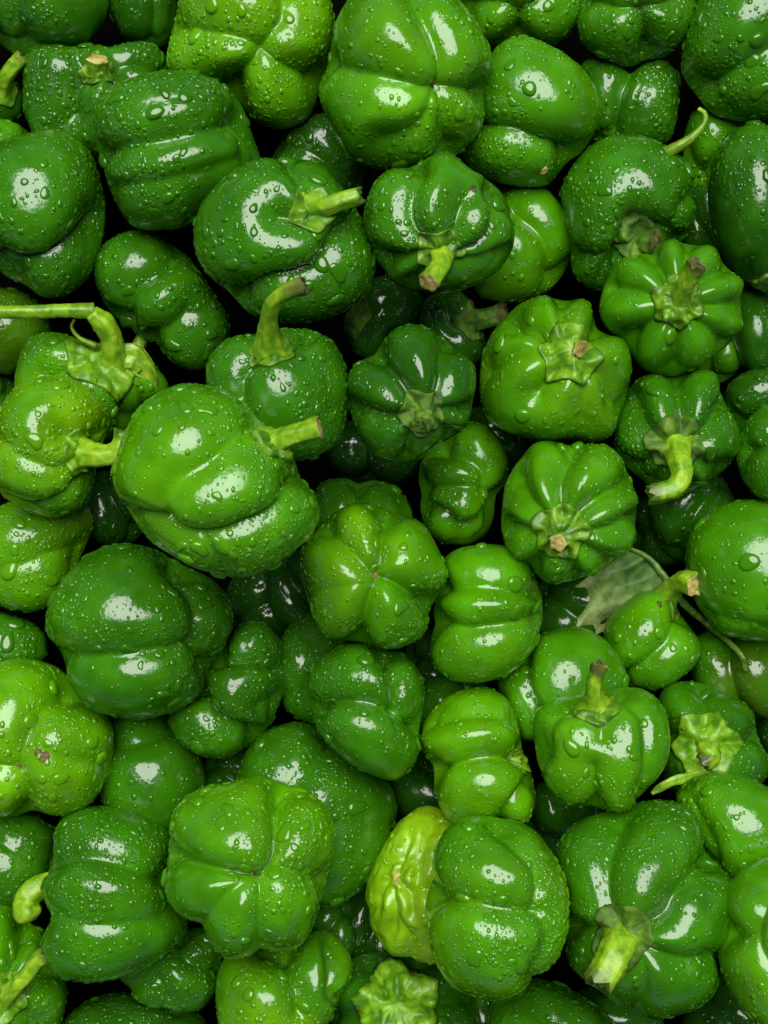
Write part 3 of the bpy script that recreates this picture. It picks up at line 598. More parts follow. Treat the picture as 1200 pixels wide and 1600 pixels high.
shape((786, 687), out=[(787,805),(791,760),(810,726),(836,696),(862,689),(890,698),(919,692),(949,700),(975,722),(990,749),(996,779),(997,812),(994,838),(979,866),(958,883),(937,897),(911,902),(892,912),(862,912),(840,900),(833,880),(812,874),(791,851),(786,828)], sp=(873,842), p=2.5,
      cr=[([(892,692),(874,730),(872,767),(874,800)],14,12),([(985,748),(945,771),(915,794),(898,815)],14,11),([(798,728),(814,771),(846,808)],13,11),([(784,820),(810,832),(838,838)],12,9),([(908,838),(952,829),(998,808)],10,10),([(906,856),(937,874),(966,888)],12,9),([(884,868),(891,889),(897,912)],12,9),([(850,866),(832,890)],10,9)], dim=[(873,842,20,34)],
      stem=dict(path=[(874,842,0),(873,845,12),(872,848,20)], r=13, tip='cut', flare=.5))
shape((667, 848), out=[(692,872),(719,857),(756,851),(790,855),(816,870),(833,892),(839,915),(847,937),(849,975),(836,1009),(816,1033),(786,1055),(749,1065),(711,1064),(685,1047),(672,1020),(675,996),(684,979),(678,958),(680,934),(690,914),(689,892)], p=2.6,
      cr=[([(684,910),(730,908),(767,911),(805,915),(842,921)],10,13),([(676,976),(722,988),(760,984),(797,979),(850,965)],12,13)])
shape((1073, 778), out=[(1074,859),(1080,832),(1099,810),(1125,791),(1155,781),(1205,780),(1260,800),(1300,860),(1300,930),(1260,985),(1200,1003),(1162,998),(1132,991),(1112,975),(1087,941),(1076,900)], cr=[([(1100,965),(1150,975),(1210,990)],5,12)], p=2.4)
shape((1153, 625), out=[(1155,720),(1158,690),(1170,660),(1195,635),(1240,625),(1290,660),(1300,720),(1280,770),(1230,785),(1190,775),(1165,750)], bp=(1198,690), cr=[([(1197,692),(1178,700),(1152,708)],11,12),([(1200,686),(1210,655),(1225,625)],11,12),([(1203,694),(1240,720),(1280,760)],9,14)])
shape((935, 903), out=[(945,985),(955,960),(975,945),(997,928),(1027,921),(1050,934),(1060,956),(1076,975),(1093,997),(1094,1020),(1080,1042),(1050,1066),(1020,1079),(982,1077),(950,1045)], sp=(1042,930),
      cr=[([(1062,950),(1050,990),(1027,1016),(994,1042),(960,1060)],8,13,-6)], stem=dict(path=[(1040,928,0),(1056,914,40),(1071,909,72),(1088,914,92)], r=18, tip='cut', flare=.6))
shape((778, 980), out=[(787,1042),(806,1020),(820,1005),(847,990),(877,982),(915,982),(949,1001),(971,1031),(978,1057),(970,1085),(950,1120),(900,1150),(850,1160),(815,1155),(790,1105),(780,1068)], cr=[([(812,1010),(811,1065),(821,1095),(842,1130)],12,9,13)])
shape((834, 1073), out=[(836,1136),(838,1112),(858,1099),(892,1095),(920,1092),(945,1082),(975,1077),(1005,1078),(1027,1091),(1041,1117),(1045,1155),(1039,1192),(1024,1222),(1005,1245),(975,1263),(949,1269),(928,1258),(907,1262),(881,1256),(859,1229),(844,1195)], sp=(930,1100), p=2.9,
      cr=[([(848,1180),(847,1150),(851,1129),(866,1110),(900,1098)],8,8,-11),([(975,1082),(1006,1105),(1018,1136),(1020,1174),(1016,1211),(1004,1246)],9,8,-11),([(926,1266),(922,1236),(920,1205)],13,13),([(938,1095),(940,1115),(938,1150)],7,16)], dim=[(930,1096,16,22)],
      stem=dict(path=[(930,1098,0),(928,1080,16),(931,1060,26),(938,1040,32)], r=12, tip='dry', flare=1.9))
shape((1028, 1066), out=[(1030,1100),(1040,1077),(1061,1067),(1087,1067),(1110,1074),(1140,1087),(1166,1102),(1183,1125),(1188,1151),(1198,1177),(1196,1207),(1178,1232),(1130,1255),(1070,1250),(1040,1225),(1028,1170)], sp=(1100,1163),
      cr=[([(1093,1066),(1102,1106),(1100,1128)],12,11),([(1192,1150),(1166,1159),(1140,1162)],13,10),([(1026,1140),(1050,1147),(1070,1155)],9,10)], dim=[(1100,1163,14,36)],
      stem=dict(path=[(1098,1162,0),(1104,1172,16),(1112,1180,18),(1100,1190,18)], r=14, tip='dry', flare=1.0))
shape((78, 850), out=[(75,990),(79,960),(94,926),(112,896),(139,870),(169,855),(202,851),(240,857),(270,874),(300,889),(330,904),(349,926),(362,952),(361,982),(349,1012),(328,1037),(322,1057),(311,1084),(281,1106),(244,1117),(195,1119),(157,1110),(135,1094),(112,1069),(97,1046),(93,1022),(80,1009)], p=2.5,
      cr=[([(85,1028),(131,1035),(169,1033),(210,1027),(244,1022),(285,1014),(318,1003)],14,15),([(272,872),(300,905),(314,930),(320,960),(320,990),(316,1008),(324,1040)],12,10,-13)])
shape((262, 968), out=[(358,1005),(364,986),(382,973),(409,972),(431,990),(445,1012),(446,1039),(449,1072),(434,1099),(424,1129),(405,1150),(382,1172),(349,1184),(311,1178),(281,1156),(264,1126),(270,1103),(298,1091),(315,1074),(330,1040)],
      cr=[([(335,1024),(390,1018),(424,1024),(450,1040)],13,9,-14),([(305,1082),(330,1121),(360,1140),(405,1154)],14,10,15),([(452,1078),(426,1095),(412,1105)],10,13)])
shape((-65, 955), out=[(-60,1000),(-30,965),(10,958),(45,970),(68,995),(74,1025),(50,1055),(0,1065),(-45,1050)])
shape((-55, 1028), out=[(0,1038),(22,1031),(56,1031),(86,1042),(109,1069),(139,1087),(161,1110),(174,1140),(176,1177),(168,1213),(142,1257),(109,1274),(75,1276),(47,1264),(20,1278),(-20,1270),(-50,1220),(-55,1130),(-35,1065)], bp=(22,1213),
      cr=[([(26,1205),(36,1166),(56,1117),(86,1087),(118,1072)],15,20),([(28,1216),(37,1236),(46,1268)],15,14),([(15,1210),(-15,1203),(-50,1195)],13,14),([(66,1180),(110,1186),(178,1194)],5,13)], dim=[(22,1213,10,16),(74,1174,13,16)])
shape((157, 1105), out=[(160,1250),(163,1200),(170,1150),(180,1122),(215,1107),(255,1118),(290,1145),(312,1180),(320,1220),(312,1265),(280,1300),(230,1310),(185,1290)], cr=[([(165,1160),(205,1158),(262,1140)],6,12)], p=2.3)
shape((437, 955), out=[(438,1000),(456,971),(482,958),(512,972),(540,1000),(560,1060),(545,1110),(505,1130),(465,1122),(441,1106),(436,1050)], cr=[([(470,965),(474,1010),(462,1080)],7,14)])
shape((478, 1003), out=[(481,1072),(486,1046),(509,1020),(542,1005),(572,1006),(602,1019),(625,1019),(647,1037),(661,1065),(663,1091),(658,1117),(653,1140),(657,1166),(644,1196),(617,1218),(587,1208),(550,1189),(520,1162),(496,1136),(489,1114),(490,1098)], p=2.4,
      cr=[([(483,1106),(512,1093),(550,1091),(580,1095),(610,1106),(628,1112)],14,12),([(600,1014),(617,1050),(623,1080),(622,1108)],13,8,-18),([(622,1108),(644,1129),(660,1142)],12,9)])
shape((370, 1128), out=[(372,1215),(385,1175),(415,1145),(460,1130),(500,1142),(540,1170),(580,1200),(608,1235),(620,1270),(610,1310),(585,1355),(555,1390),(520,1412),(480,1405),(420,1380),(380,1330),(365,1270)], cr=[([(425,1245),(456,1216),(484,1190),(512,1150)],9,14),([(480,1300),(540,1290),(615,1290)],4,20)], p=2.4)
shape((260, 1213), out=[(259,1360),(262,1330),(272,1295),(277,1268),(294,1248),(319,1234),(356,1229),(386,1217),(412,1216),(439,1228),(482,1240),(509,1262),(521,1292),(521,1326),(514,1360),(511,1382),(501,1412),(490,1446),(475,1469),(441,1485),(407,1489),(375,1492),(349,1481),(319,1448),(289,1429),(270,1406),(261,1382)], bp=(412,1370),
      cr=[([(256,1328),(285,1341),(319,1352),(356,1360),(394,1367),(420,1360),(439,1330),(442,1292),(439,1259),(446,1226)],14,11,11),([(412,1380),(412,1435),(414,1492)],10,13),([(402,1376),(360,1397),(326,1435),(308,1450)],8,14),([(418,1368),(452,1354),(475,1360),(518,1372)],10,13)], dim=[(412,1370,8,14)])
shape((68, 1260), out=[(84,1330),(84,1300),(101,1277),(131,1264),(172,1263),(210,1273),(240,1289),(262,1311),(268,1337),(262,1360),(266,1390),(277,1412),(292,1439),(285,1461),(262,1484),(225,1510),(180,1522),(142,1526),(105,1519),(79,1502),(67,1480),(70,1457),(83,1431),(75,1409),(72,1375),(79,1349)], sp=(84,1386), p=2.6,
      cr=[([(78,1338),(112,1328),(150,1330),(187,1337),(225,1349),(268,1362)],12,13),([(76,1430),(115,1446),(160,1450),(210,1447),(260,1440)],8,17)], stem=dict(path=[(88,1384,-20),(62,1386,-6),(45,1400,0),(42,1420,0),(50,1438,0)], r=22, tip='green', flare=.2))
shape((-65, 1262), out=[(-60,1330),(-30,1280),(20,1268),(60,1275),(85,1300),(88,1340),(78,1380),(50,1408),(0,1415),(-45,1390)], cr=[([(-20,1300),(30,1330),(80,1350)],6,16)])
shape((-55, 1435), out=[(-55,1500),(-35,1430),(0,1407),(20,1418),(36,1450),(60,1455),(70,1480),(76,1505),(98,1530),(104,1560),(90,1610),(50,1645),(0,1650),(-50,1620)], sp=(2,1562),
      cr=[([(40,1448),(26,1480),(12,1520)],14,11),([(80,1505),(50,1522),(22,1540)],14,11),([(70,1630),(45,1600),(22,1580)],11,11)], dim=[(2,1562,16,26)],
      stem=dict(path=[(2,1564,0),(22,1544,22),(45,1520,34),(58,1502,40),(72,1492,42)], r=13, tip='dry', flare=1.2))
shape((178, 1450), out=[(185,1525),(200,1500),(240,1480),(275,1465),(310,1453),(340,1468),(348,1500),(340,1540),(315,1570),(275,1578),(235,1562),(205,1552)], cr=[([(284,1462),(298,1500),(345,1512)],9,11),([(200,1545),(240,1530),(260,1565)],6,10)])
shape((338, 1455), out=[(339,1555),(341,1525),(352,1500),(378,1490),(402,1494),(430,1492),(452,1482),(475,1464),(509,1460),(531,1476),(547,1499),(549,1529),(530,1560),(516,1590),(480,1625),(420,1645),(370,1630),(342,1595)],
      cr=[([(445,1478),(456,1525),(467,1547),(471,1590)],15,14),([(518,1464),(527,1506),(524,1550)],12,9,-10)])
shape((657, 1076), out=[(659,1155),(662,1132),(677,1112),(700,1091),(730,1078),(760,1075),(790,1090),(805,1114),(809,1140),(811,1162),(813,1183),(825,1198),(829,1216),(838,1244),(824,1281),(800,1290),(760,1284),(719,1286),(696,1271),(680,1240),(681,1210),(680,1196),(664,1180)], a=0, e=4, p=2.5,
      cr=[([(668,1202),(711,1192),(737,1183),(775,1179),(818,1184)],15,12),([(668,1122),(719,1110),(760,1106),(805,1116)],8,13),([(832,1222),(813,1253),(786,1282)],10,7,-18)])
shape((570, 1258), out=[(572,1405),(576,1375),(591,1341),(610,1311),(629,1281),(655,1264),(685,1262),(705,1272),(735,1300),(745,1380),(735,1450),(710,1492),(677,1504),(644,1496),(610,1484),(587,1450)], bp=(612,1371), wrinkle=.45,
      cr=[([(612,1371),(625,1340),(640,1305)],8,5),([(618,1376),(640,1402),(645,1435)],8,5),([(608,1390),(612,1420),(614,1460)],8,5),([(602,1370),(588,1402),(584,1420)],7,5),([(622,1362),(648,1340),(654,1368),(645,1405)],8,5),([(656,1345),(668,1300),(690,1270)],7,7),([(640,1400),(668,1390),(690,1400)],6,6),([(620,1440),(640,1470),(645,1492)],6,6),([(600,1395),(630,1388)],6,4),([(632,1330),(610,1345),(600,1360)],6,4)])
shape((667, 1278), out=[(666,1427),(672,1400),(680,1378),(676,1352),(685,1322),(700,1300),(722,1283),(756,1280),(794,1288),(815,1291),(841,1307),(866,1342),(881,1371),(888,1405),(890,1450),(877,1495),(851,1525),(806,1545),(769,1556),(730,1548),(700,1530),(681,1499),(670,1461)], p=2.5,
      cr=[([(668,1400),(711,1405),(737,1411),(775,1420),(812,1424),(852,1427)],14,13),([(765,1280),(805,1311),(839,1345),(848,1382),(846,1420)],10,9,-8),([(840,1425),(862,1450),(861,1487),(838,1532)],9,9,-8)])
shape((872, 1243), out=[(872,1330),(881,1307),(900,1289),(930,1274),(960,1270),(990,1262),(1027,1254),(1061,1258),(1087,1277),(1100,1307),(1104,1337),(1122,1352),(1144,1371),(1142,1394),(1133,1431),(1132,1480),(1125,1517),(1110,1547),(1080,1567),(1050,1572),(1020,1582),(990,1582),(960,1567),(943,1541),(915,1526),(892,1506),(884,1480),(888,1450),(882,1420),(884,1390),(873,1360)], sp=(968,1464), p=2.5,
      cr=[([(966,1264),(945,1311),(937,1360),(941,1405),(955,1435)],15,14),([(1110,1336),(1087,1367),(1061,1394),(1046,1424),(1000,1452)],15,13),([(1134,1504),(1087,1512),(1050,1506),(1008,1490)],14,11),([(988,1586),(1005,1544),(1002,1505)],10,11),([(880,1450),(911,1454),(940,1456)],13,9)], dim=[(968,1464,28,36)],
      stem=dict(path=[(970,1466,0),(964,1485,24),(953,1508,38),(938,1532,46)], r=28, tip='torn', flare=.45))
shape((1055, 1203), out=[(1060,1245),(1076,1225),(1095,1210),(1125,1205),(1155,1210),(1185,1222),(1215,1240),(1245,1275),(1256,1330),(1240,1380),(1195,1398),(1155,1385),(1120,1365),(1092,1320),(1070,1280)], cr=[([(1075,1250),(1099,1296),(1112,1330),(1120,1370)],9,10)], p=2.6)
shape((1126, 1335), out=[(1129,1510),(1127,1487),(1136,1457),(1132,1420),(1140,1394),(1162,1371),(1200,1349),(1260,1335),(1310,1390),(1320,1480),(1300,1570),(1250,1620),(1195,1620),(1178,1595),(1155,1570),(1140,1540)], bp=(1177,1449),
      cr=[([(1176,1449),(1155,1458),(1128,1458)],11,13),([(1180,1443),(1192,1420),(1200,1394),(1218,1348)],11,15),([(1180,1456),(1187,1487),(1203,1517),(1240,1570)],9,15)])
shape((762, 1533), out=[(765,1590),(775,1560),(800,1545),(840,1535),(880,1545),(930,1570),(960,1600),(985,1640),(960,1690),(860,1710),(790,1690),(762,1640)], cr=[([(790,1550),(850,1590),(930,1620)],6,16)])
shape((508, 1480), crumple=2.2, calyx=58, out=[(510,1560),(525,1520),(560,1498),(600,1490),(650,1492),(700,1505),(735,1540),(745,1590),(730,1640),(640,1660),(550,1650),(515,1610)], sp=(618,1568),
      cr=[([(560,1495),(585,1520),(600,1545)],12,12),([(660,1492),(655,1520),(640,1545)],12,12),([(740,1560),(700,1565),(660,1568)],11,12),([(512,1590),(550,1585),(580,1575)],11,12)], dim=[(618,1568,10,40)])
# ------------------------------------------------------------------ pepper bodies
def default_outline(i, d):
    x0, y0, x1, y1 = d['box']; r = random.Random(900 + i * 7)
    cx, cy, a, b = (x0 + x1) / 2, (y0 + y1) / 2, (x1 - x0) / 2, (y1 - y0) / 2
    p1, p2 = r.uniform(0, 6.28), r.uniform(0, 6.28); pts = []
    for k in range(18):
        t = k / 18 * 2 * math.pi; c, s_ = math.cos(t), math.sin(t)
        m = (abs(c) ** 2.5 + abs(s_) ** 2.5) ** (-1 / 2.5) * (1 + .05 * math.sin(2 * t + p1) + .04 * math.sin(3 * t + p2))
        pts.append((cx + a * c * m, cy + b * s_ * m))
    d['out'] = pts
    ang = r.uniform(0, 3.14); cs, sn = math.cos(ang), math.sin(ang); k = r.uniform(-.25, .25)
    if 'cr' not in d:
        d['cr'] = [([(cx + a * (t * cs - k * sn - .12 * sn * (1 - t * t)), cy + b * (t * sn + k * cs + .12 * cs * (1 - t * t))) for t in (-1.05, -.5, 0, .5, 1.05)], r.uniform(7, 13), r.uniform(12, 17))]
    d['p'] = r.uniform(2.2, 2.7)

def prepare(i, d):
    if not d.get('out'): default_outline(i, d)
    P = Pepper()
    P.d = d; P.i = i
    P.seed = 100 + i * 17
    P.a, P.e = d['a'], d['e']
    r = random.Random(P.seed)
    lob = []
    plain = not any(isinstance(l, tuple) for l in d['lobes'])
    if plain and d['lobes']:
        d.setdefault('lw', r.uniform(.98, 1.12)); d.setdefault('k', r.uniform(11, 17)); d.setdefault('lump', .032)
        d['lobes'] = [(l + r.uniform(-14, 14) + 12, r.uniform(.88, 1.1)) for l in d['lobes']]
    for l in d['lobes']:
        t, s = (l if isinstance(l, tuple) else (l, 1.0))
        if d['img']:
            t = (t - P.a - 180) if P.e > 0 else (P.a - t)
        lob.append((math.radians(t + r.uniform(-4, 4)), s * r.uniform(.95, 1.05), r.uniform(-.10, .10)))
    P.lobes = lob
    P.asp = d['asp'] or .98
    P.k = d.get('k', 24) * (1.0 if d.get('bumps') and not d['lobes'] else 1); P.lw = d.get('lw', 1.0)
    P.core = max(d.get('core', .55) + (.12 if d.get('bumps') and not d['lobes'] else 0), .55)
    hs = (d['box'][2] - d['box'][0] + d['box'][3] - d['box'][1]) / 4
    Bm = make_basis(P.a, P.e); bx_, by_ = (d['box'][0] + d['box'][2]) / 2, (d['box'][1] + d['box'][3]) / 2
    P.bumps = [(Bm.T @ np.array([(px - bx_) / hs, (by_ - py) / hs, pz / hs]) * .97, R * 1.10 / hs) for px, py, R, pz in d.get('bumps', [])]
    P.pit = d.get('pit', .80); P.dimple = d.get('dimple', .74)
    P.taper = d.get('taper', .10); P.blk = d.get('blk', 3.3)
    P.lump = d.get('lump', .022); P.wrinkle = d.get('wrinkle', 0)
    if d.get('out'):
        P.lobes = []; P.lump = d.get('lump', .014); P.asp = 1.0
        sculpt_setup(P); P.fn = sculpt_fn(P)
        P.scale = P.hs; P.M = P.hs * make_basis(P.a, P.e); P.off = np.zeros(3)
        P.loc = GRID * P.fn(GRID)[:, None]; P.w = P.loc @ P.M.T
        o_ = np.asarray(d['out'], float); ext = o_.max(0) - o_.min(0); got = P.w.max(0) - P.w.min(0)
        gx_, gy_ = np.clip(ext[0] * 1.012 / got[0], .92, 1.12), np.clip(ext[1] * 1.012 / got[1], .92, 1.12)
        P.M = np.diag([gx_, gy_, math.sqrt(gx_ * gy_)]) @ P.M; P.w = P.loc @ P.M.T
        P.cx += (o_[:, 0].max() + o_[:, 0].min()) / 2 - (P.cx + (P.w[:, 0].max() + P.w[:, 0].min()) / 2)
        P.cy += (o_[:, 1].max() + o_[:, 1].min()) / 2 - (P.cy - (P.w[:, 1].max() + P.w[:, 1].min()) / 2)
        P.rank = d['rank']
        return P
    P.fn = radius_fn(P)
    rad = P.fn(GRID)
    loc = GRID * rad[:, None]
    B = make_basis(P.a, P.e)
    w = loc @ B.T
    x0, y0, x1, y1 = d['box']
    mn, mx = w.min(0), w.max(0)
    sx = (x1 - x0) / (mx[0] - mn[0]); sy = (y1 - y0) / (mx[1] - mn[1])
    sz = math.sqrt(sx * sy)
    P.M = np.diag([sx, sy, sz]) @ B
    off = (mn + mx) / 2 * np.array([sx, sy, sz])
    P.off = off
    P.cx, P.cy = (x0 + x1) / 2, (y0 + y1) / 2
    P.scale = sz
    P.w = loc @ P.M.T - off           # pixels, relative to the centre, y up
    P.loc = loc
    P.rank = d['rank']
    return P
PS = [prepare(i, d) for i, d in enumerate(T)]

# heap them: from the lowest to the topmost, each comes to rest on those under it
CELL = 7.0
def height_maps(P):
    gx = np.floor((P.w[:, 0] + P.cx + 200) / CELL).astype(int); gy = np.floor((P.w[:, 1] - P.cy + 2000) / CELL).astype(int)
    top = {}; bot = {}
    key = gx * 1000 + gy
    u, inv = np.unique(key, return_inverse=True)
    t = np.full(len(u), -1e9); b = np.full(len(u), 1e9)
    np.maximum.at(t, inv, P.w[:, 2]); np.minimum.at(b, inv, P.w[:, 2])
    return u, t, b
HM = [height_maps(P) for P in PS]
order = sorted(range(len(PS)), key=lambda i: (PS[i].rank, i))
Z = {}
TOL = 36.0
for n_, i in enumerate(order):
    P = PS[i]
    z = P.d.get('zmin', -330 + P.rank * 22.0)
    for j in order[:n_]:
        Q = PS[j]
        if abs(P.cx - Q.cx) > 330 or abs(P.cy - Q.cy) > 360: continue
        c, ia, ib = np.intersect1d(HM[i][0], HM[j][0], assume_unique=True, return_indices=True)
        if not len(c): continue
        sep = np.max(HM[j][1][ib] - HM[i][2][ia]) - TOL
        z = max(z, Z[j] + sep)
    Z[i] = z
zt = np.mean([Z[i] for i in order if PS[i].rank >= 8])
for i in Z: Z[i] -= zt
print('HEAP', [(i, PS[i].rank, round(Z[i])) for i in order])

def place(P, pts):
    """local pixel offsets (y up) -> metres relative to the pepper's origin"""
    return np.asarray(pts) * (P.f * S)

def local_to_px(P, loc):
    return np.asarray(loc) @ P.M.T - P.off

GROUP = 'green bell peppers heaped together'
ROOT = {}

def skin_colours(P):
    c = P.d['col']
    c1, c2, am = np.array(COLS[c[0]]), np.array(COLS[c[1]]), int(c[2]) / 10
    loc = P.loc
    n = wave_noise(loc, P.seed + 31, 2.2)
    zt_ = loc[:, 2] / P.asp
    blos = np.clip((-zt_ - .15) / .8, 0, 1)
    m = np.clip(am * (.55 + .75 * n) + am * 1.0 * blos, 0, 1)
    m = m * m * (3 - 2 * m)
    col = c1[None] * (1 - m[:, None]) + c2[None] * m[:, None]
    # the furrows between lobes are a little paler in the flesh
    th = np.arctan2(loc[:, 1], loc[:, 0])
    dist = np.min([np.abs(np.angle(np.exp(1j * (th - t)))) for t, _, _ in P.lobes], axis=0) if P.lobes else th * 0
    gap = np.clip((dist - .42) / .35, 0, 1) * .16 * (1 if am > .25 else .5)
    col = col * (1 - gap[:, None]) + np.array(COLS['L']) * gap[:, None]
    col *= (1 + .10 * wave_noise(loc, P.seed + 77, 6)[:, None])
    return np.clip(col, .002, 1)

def frame_at(P, d, eps=.02):
    """surface point and outward normal (pixels) for a local direction"""
    d = np.asarray(d, float); d = d / np.linalg.norm(d)
    t1 = np.cross(d, [0.3, .5, .8]); t1 /= np.linalg.norm(t1); t2 = np.cross(d, t1)
    D = np.stack([d, d + eps * t1, d + eps * t2]); D /= np.linalg.norm(D, axis=1)[:, None]
    p = local_to_px(P, D * P.fn(D)[:, None])
    n = np.cross(p[1] - p[0], p[2] - p[0]); n /= np.linalg.norm(n)
    c = p[0] + P.off
    if n @ c < 0: n = -n
    return p[0], n

def tube(path, rad, seg=14, ribs=5, amp=.08, phase=0.0, seed=0):
    path = np.asarray(path, float); n = len(path)
    tg = np.gradient(path, axis=0); tg /= np.linalg.norm(tg, axis=1)[:, None] + 1e-9
    u = np.cross(tg[0], [.31, .17, .93]); u /= np.linalg.norm(u)
    vs = []
    th = np.arange(seg) / seg * 2 * math.pi
    r_ = np.random.default_rng(seed)
    irr = 1 + .05 * np.sin(th * 2 + r_.uniform(0, 6)) + amp * np.cos(ribs * th + phase)
    for i in range(n):
        u = u - tg[i] * (u @ tg[i]); u /= np.linalg.norm(u); v = np.cross(tg[i], u)
        rr = rad[i] * irr * (1 + .03 * r_.normal(size=seg))
        vs.append(path[i] + np.outer(np.cos(th) * rr, u) + np.outer(np.sin(th) * rr, v))
    V = np.concatenate(vs)
    i = np.arange(n - 1)[:, None]; j = np.arange(seg)[None]; j2 = (j + 1) % seg
    Q = np.stack([i * seg + j, i * seg + j2, (i + 1) * seg + j2, (i + 1) * seg + j], -1).reshape(-1, 4)
    return V, Q, tg, u

def cap_mesh(ring, tg, rough=.0, seed=0):
    """a slightly dished disc that closes a tube's last ring"""
    c = ring.mean(0); n = len(ring); r_ = np.random.default_rng(seed)
    rad = np.linalg.norm(ring - c, axis=1).mean()
    V = [ring]
    for f, h in ((.86, .10), (.55, -.04), (.28, .07)):
        V.append(c + (ring - c) * f + tg * rad * (h + rough * r_.normal(size=(n, 1))))
    V = np.concatenate(V + [(c + tg * rad * .05)[None]])
    Q, Tt = [], []
    for k in range(3):
        for j in range(n):
            Q.append((k * n + j, k * n + (j + 1) % n, (k + 1) * n + (j + 1) % n, (k + 1) * n + j))
    for j in range(n): Tt.append((3 * n + j, 3 * n + (j + 1) % n, 4 * n))
    return V, Q, Tt

def dirvec(a, e):
    a, e = math.radians(a), math.radians(e)
    return np.array([math.cos(e) * math.cos(a), math.cos(e) * math.sin(a), math.sin(e)])

def bezier(p0, p1, p2, n):
    t = np.linspace(0, 1, n)[:, None]
    return (1 - t) ** 2 * p0 + 2 * t * (1 - t) * p1 + t * t * p2

def add_calyx(P, root):
    d = P.d; rc = d['calyx'] / P.scale
    ns = d.get('scallop', 5); NA, NR = 72, 10
    r_ = np.random.default_rng(P.seed + 3)
    ph0 = r_.uniform(0, 6)
    ph = np.arange(NA) / NA * 2 * math.pi
    saw = np.abs(((ph + ph0) * ns / (2 * math.pi)) % 1 - .5) * 2          # 1 at the sepal tips
    edge = rc * (.90 + .17 * saw ** 1.4 + .05 * wave_noise(np.stack([np.cos(ph), np.sin(ph), ph * 0], -1), P.seed, 3))
    # polar angle at which the skin lies a given distance from the axis
    tab = np.linspace(0, 1.1, 40)
    DD = np.stack([np.outer(np.sin(tab), np.cos(ph)), np.outer(np.sin(tab), np.sin(ph)), np.outer(np.cos(tab), np.ones(NA))], -1)
    RHO = P.fn(DD.reshape(-1, 3)).reshape(40, NA) * np.sin(tab)[:, None]
    RHO = np.maximum.accumulate(RHO, axis=0)
    def polar(dist): return np.array([np.interp(dist[q], RHO[:, q], tab) for q in range(NA)])
    V = []; dry = []
    for k in range(NR + 1):
        f = k / NR
        al = polar(edge * f)
        D = np.stack([np.sin(al) * np.cos(ph), np.sin(al) * np.sin(ph), np.cos(al)], -1)
        r = P.fn(D)
        bump = (.030 * wave_noise(D * 1, P.seed + 8, 26, 9) + .016 * np.abs(np.sin(ns * (ph + ph0)))) * min(1, f * 2) * (1 if f < .95 else .4) * d.get('crumple', 1)
        lift = .022 + .03 * (d.get('crumple', 1) - 1) + .05 * (1 - f) ** 2 + (.035 * saw + .012) * max(0, f - .75) / .25 * d.get('crumple', 1) ** .5 + bump
        if k == NR: lift = lift - .006
        V.append(local_to_px(P, D * (r + lift)[:, None] + np.array([0, 0, .02])[None] * (1 - f)))
        dry.append(np.clip((f - .88) * 4, 0, 1) * .55 * saw + np.zeros(NA))
    # underside rim so the calyx has thickness
    al = polar(edge * .97)
    D = np.stack([np.sin(al) * np.cos(ph), np.sin(al) * np.sin(ph), np.cos(al)], -1)
    V.append(local_to_px(P, D * (P.fn(D) - .03)[:, None])); dry.append(np.zeros(NA))
    V = np.concatenate(V); dry = np.concatenate(dry)
    i = np.arange(NR + 1)[:, None]; j = np.arange(NA)[None]; j2 = (j + 1) % NA
    Q = np.stack([i * NA + j, (i + 1) * NA + j, (i + 1) * NA + j2, i * NA + j2], -1).reshape(-1, 4)
    me = build_mesh('calyx', place(P, V), Q, None, M_CALYX_DARK if d.get('darkcalyx') else (M_CALYX_BRIGHT if d.get('brightcalyx') else M_CALYX))
    set_point_attr(me, 'dry', dry)
    return link('calyx', me, root)

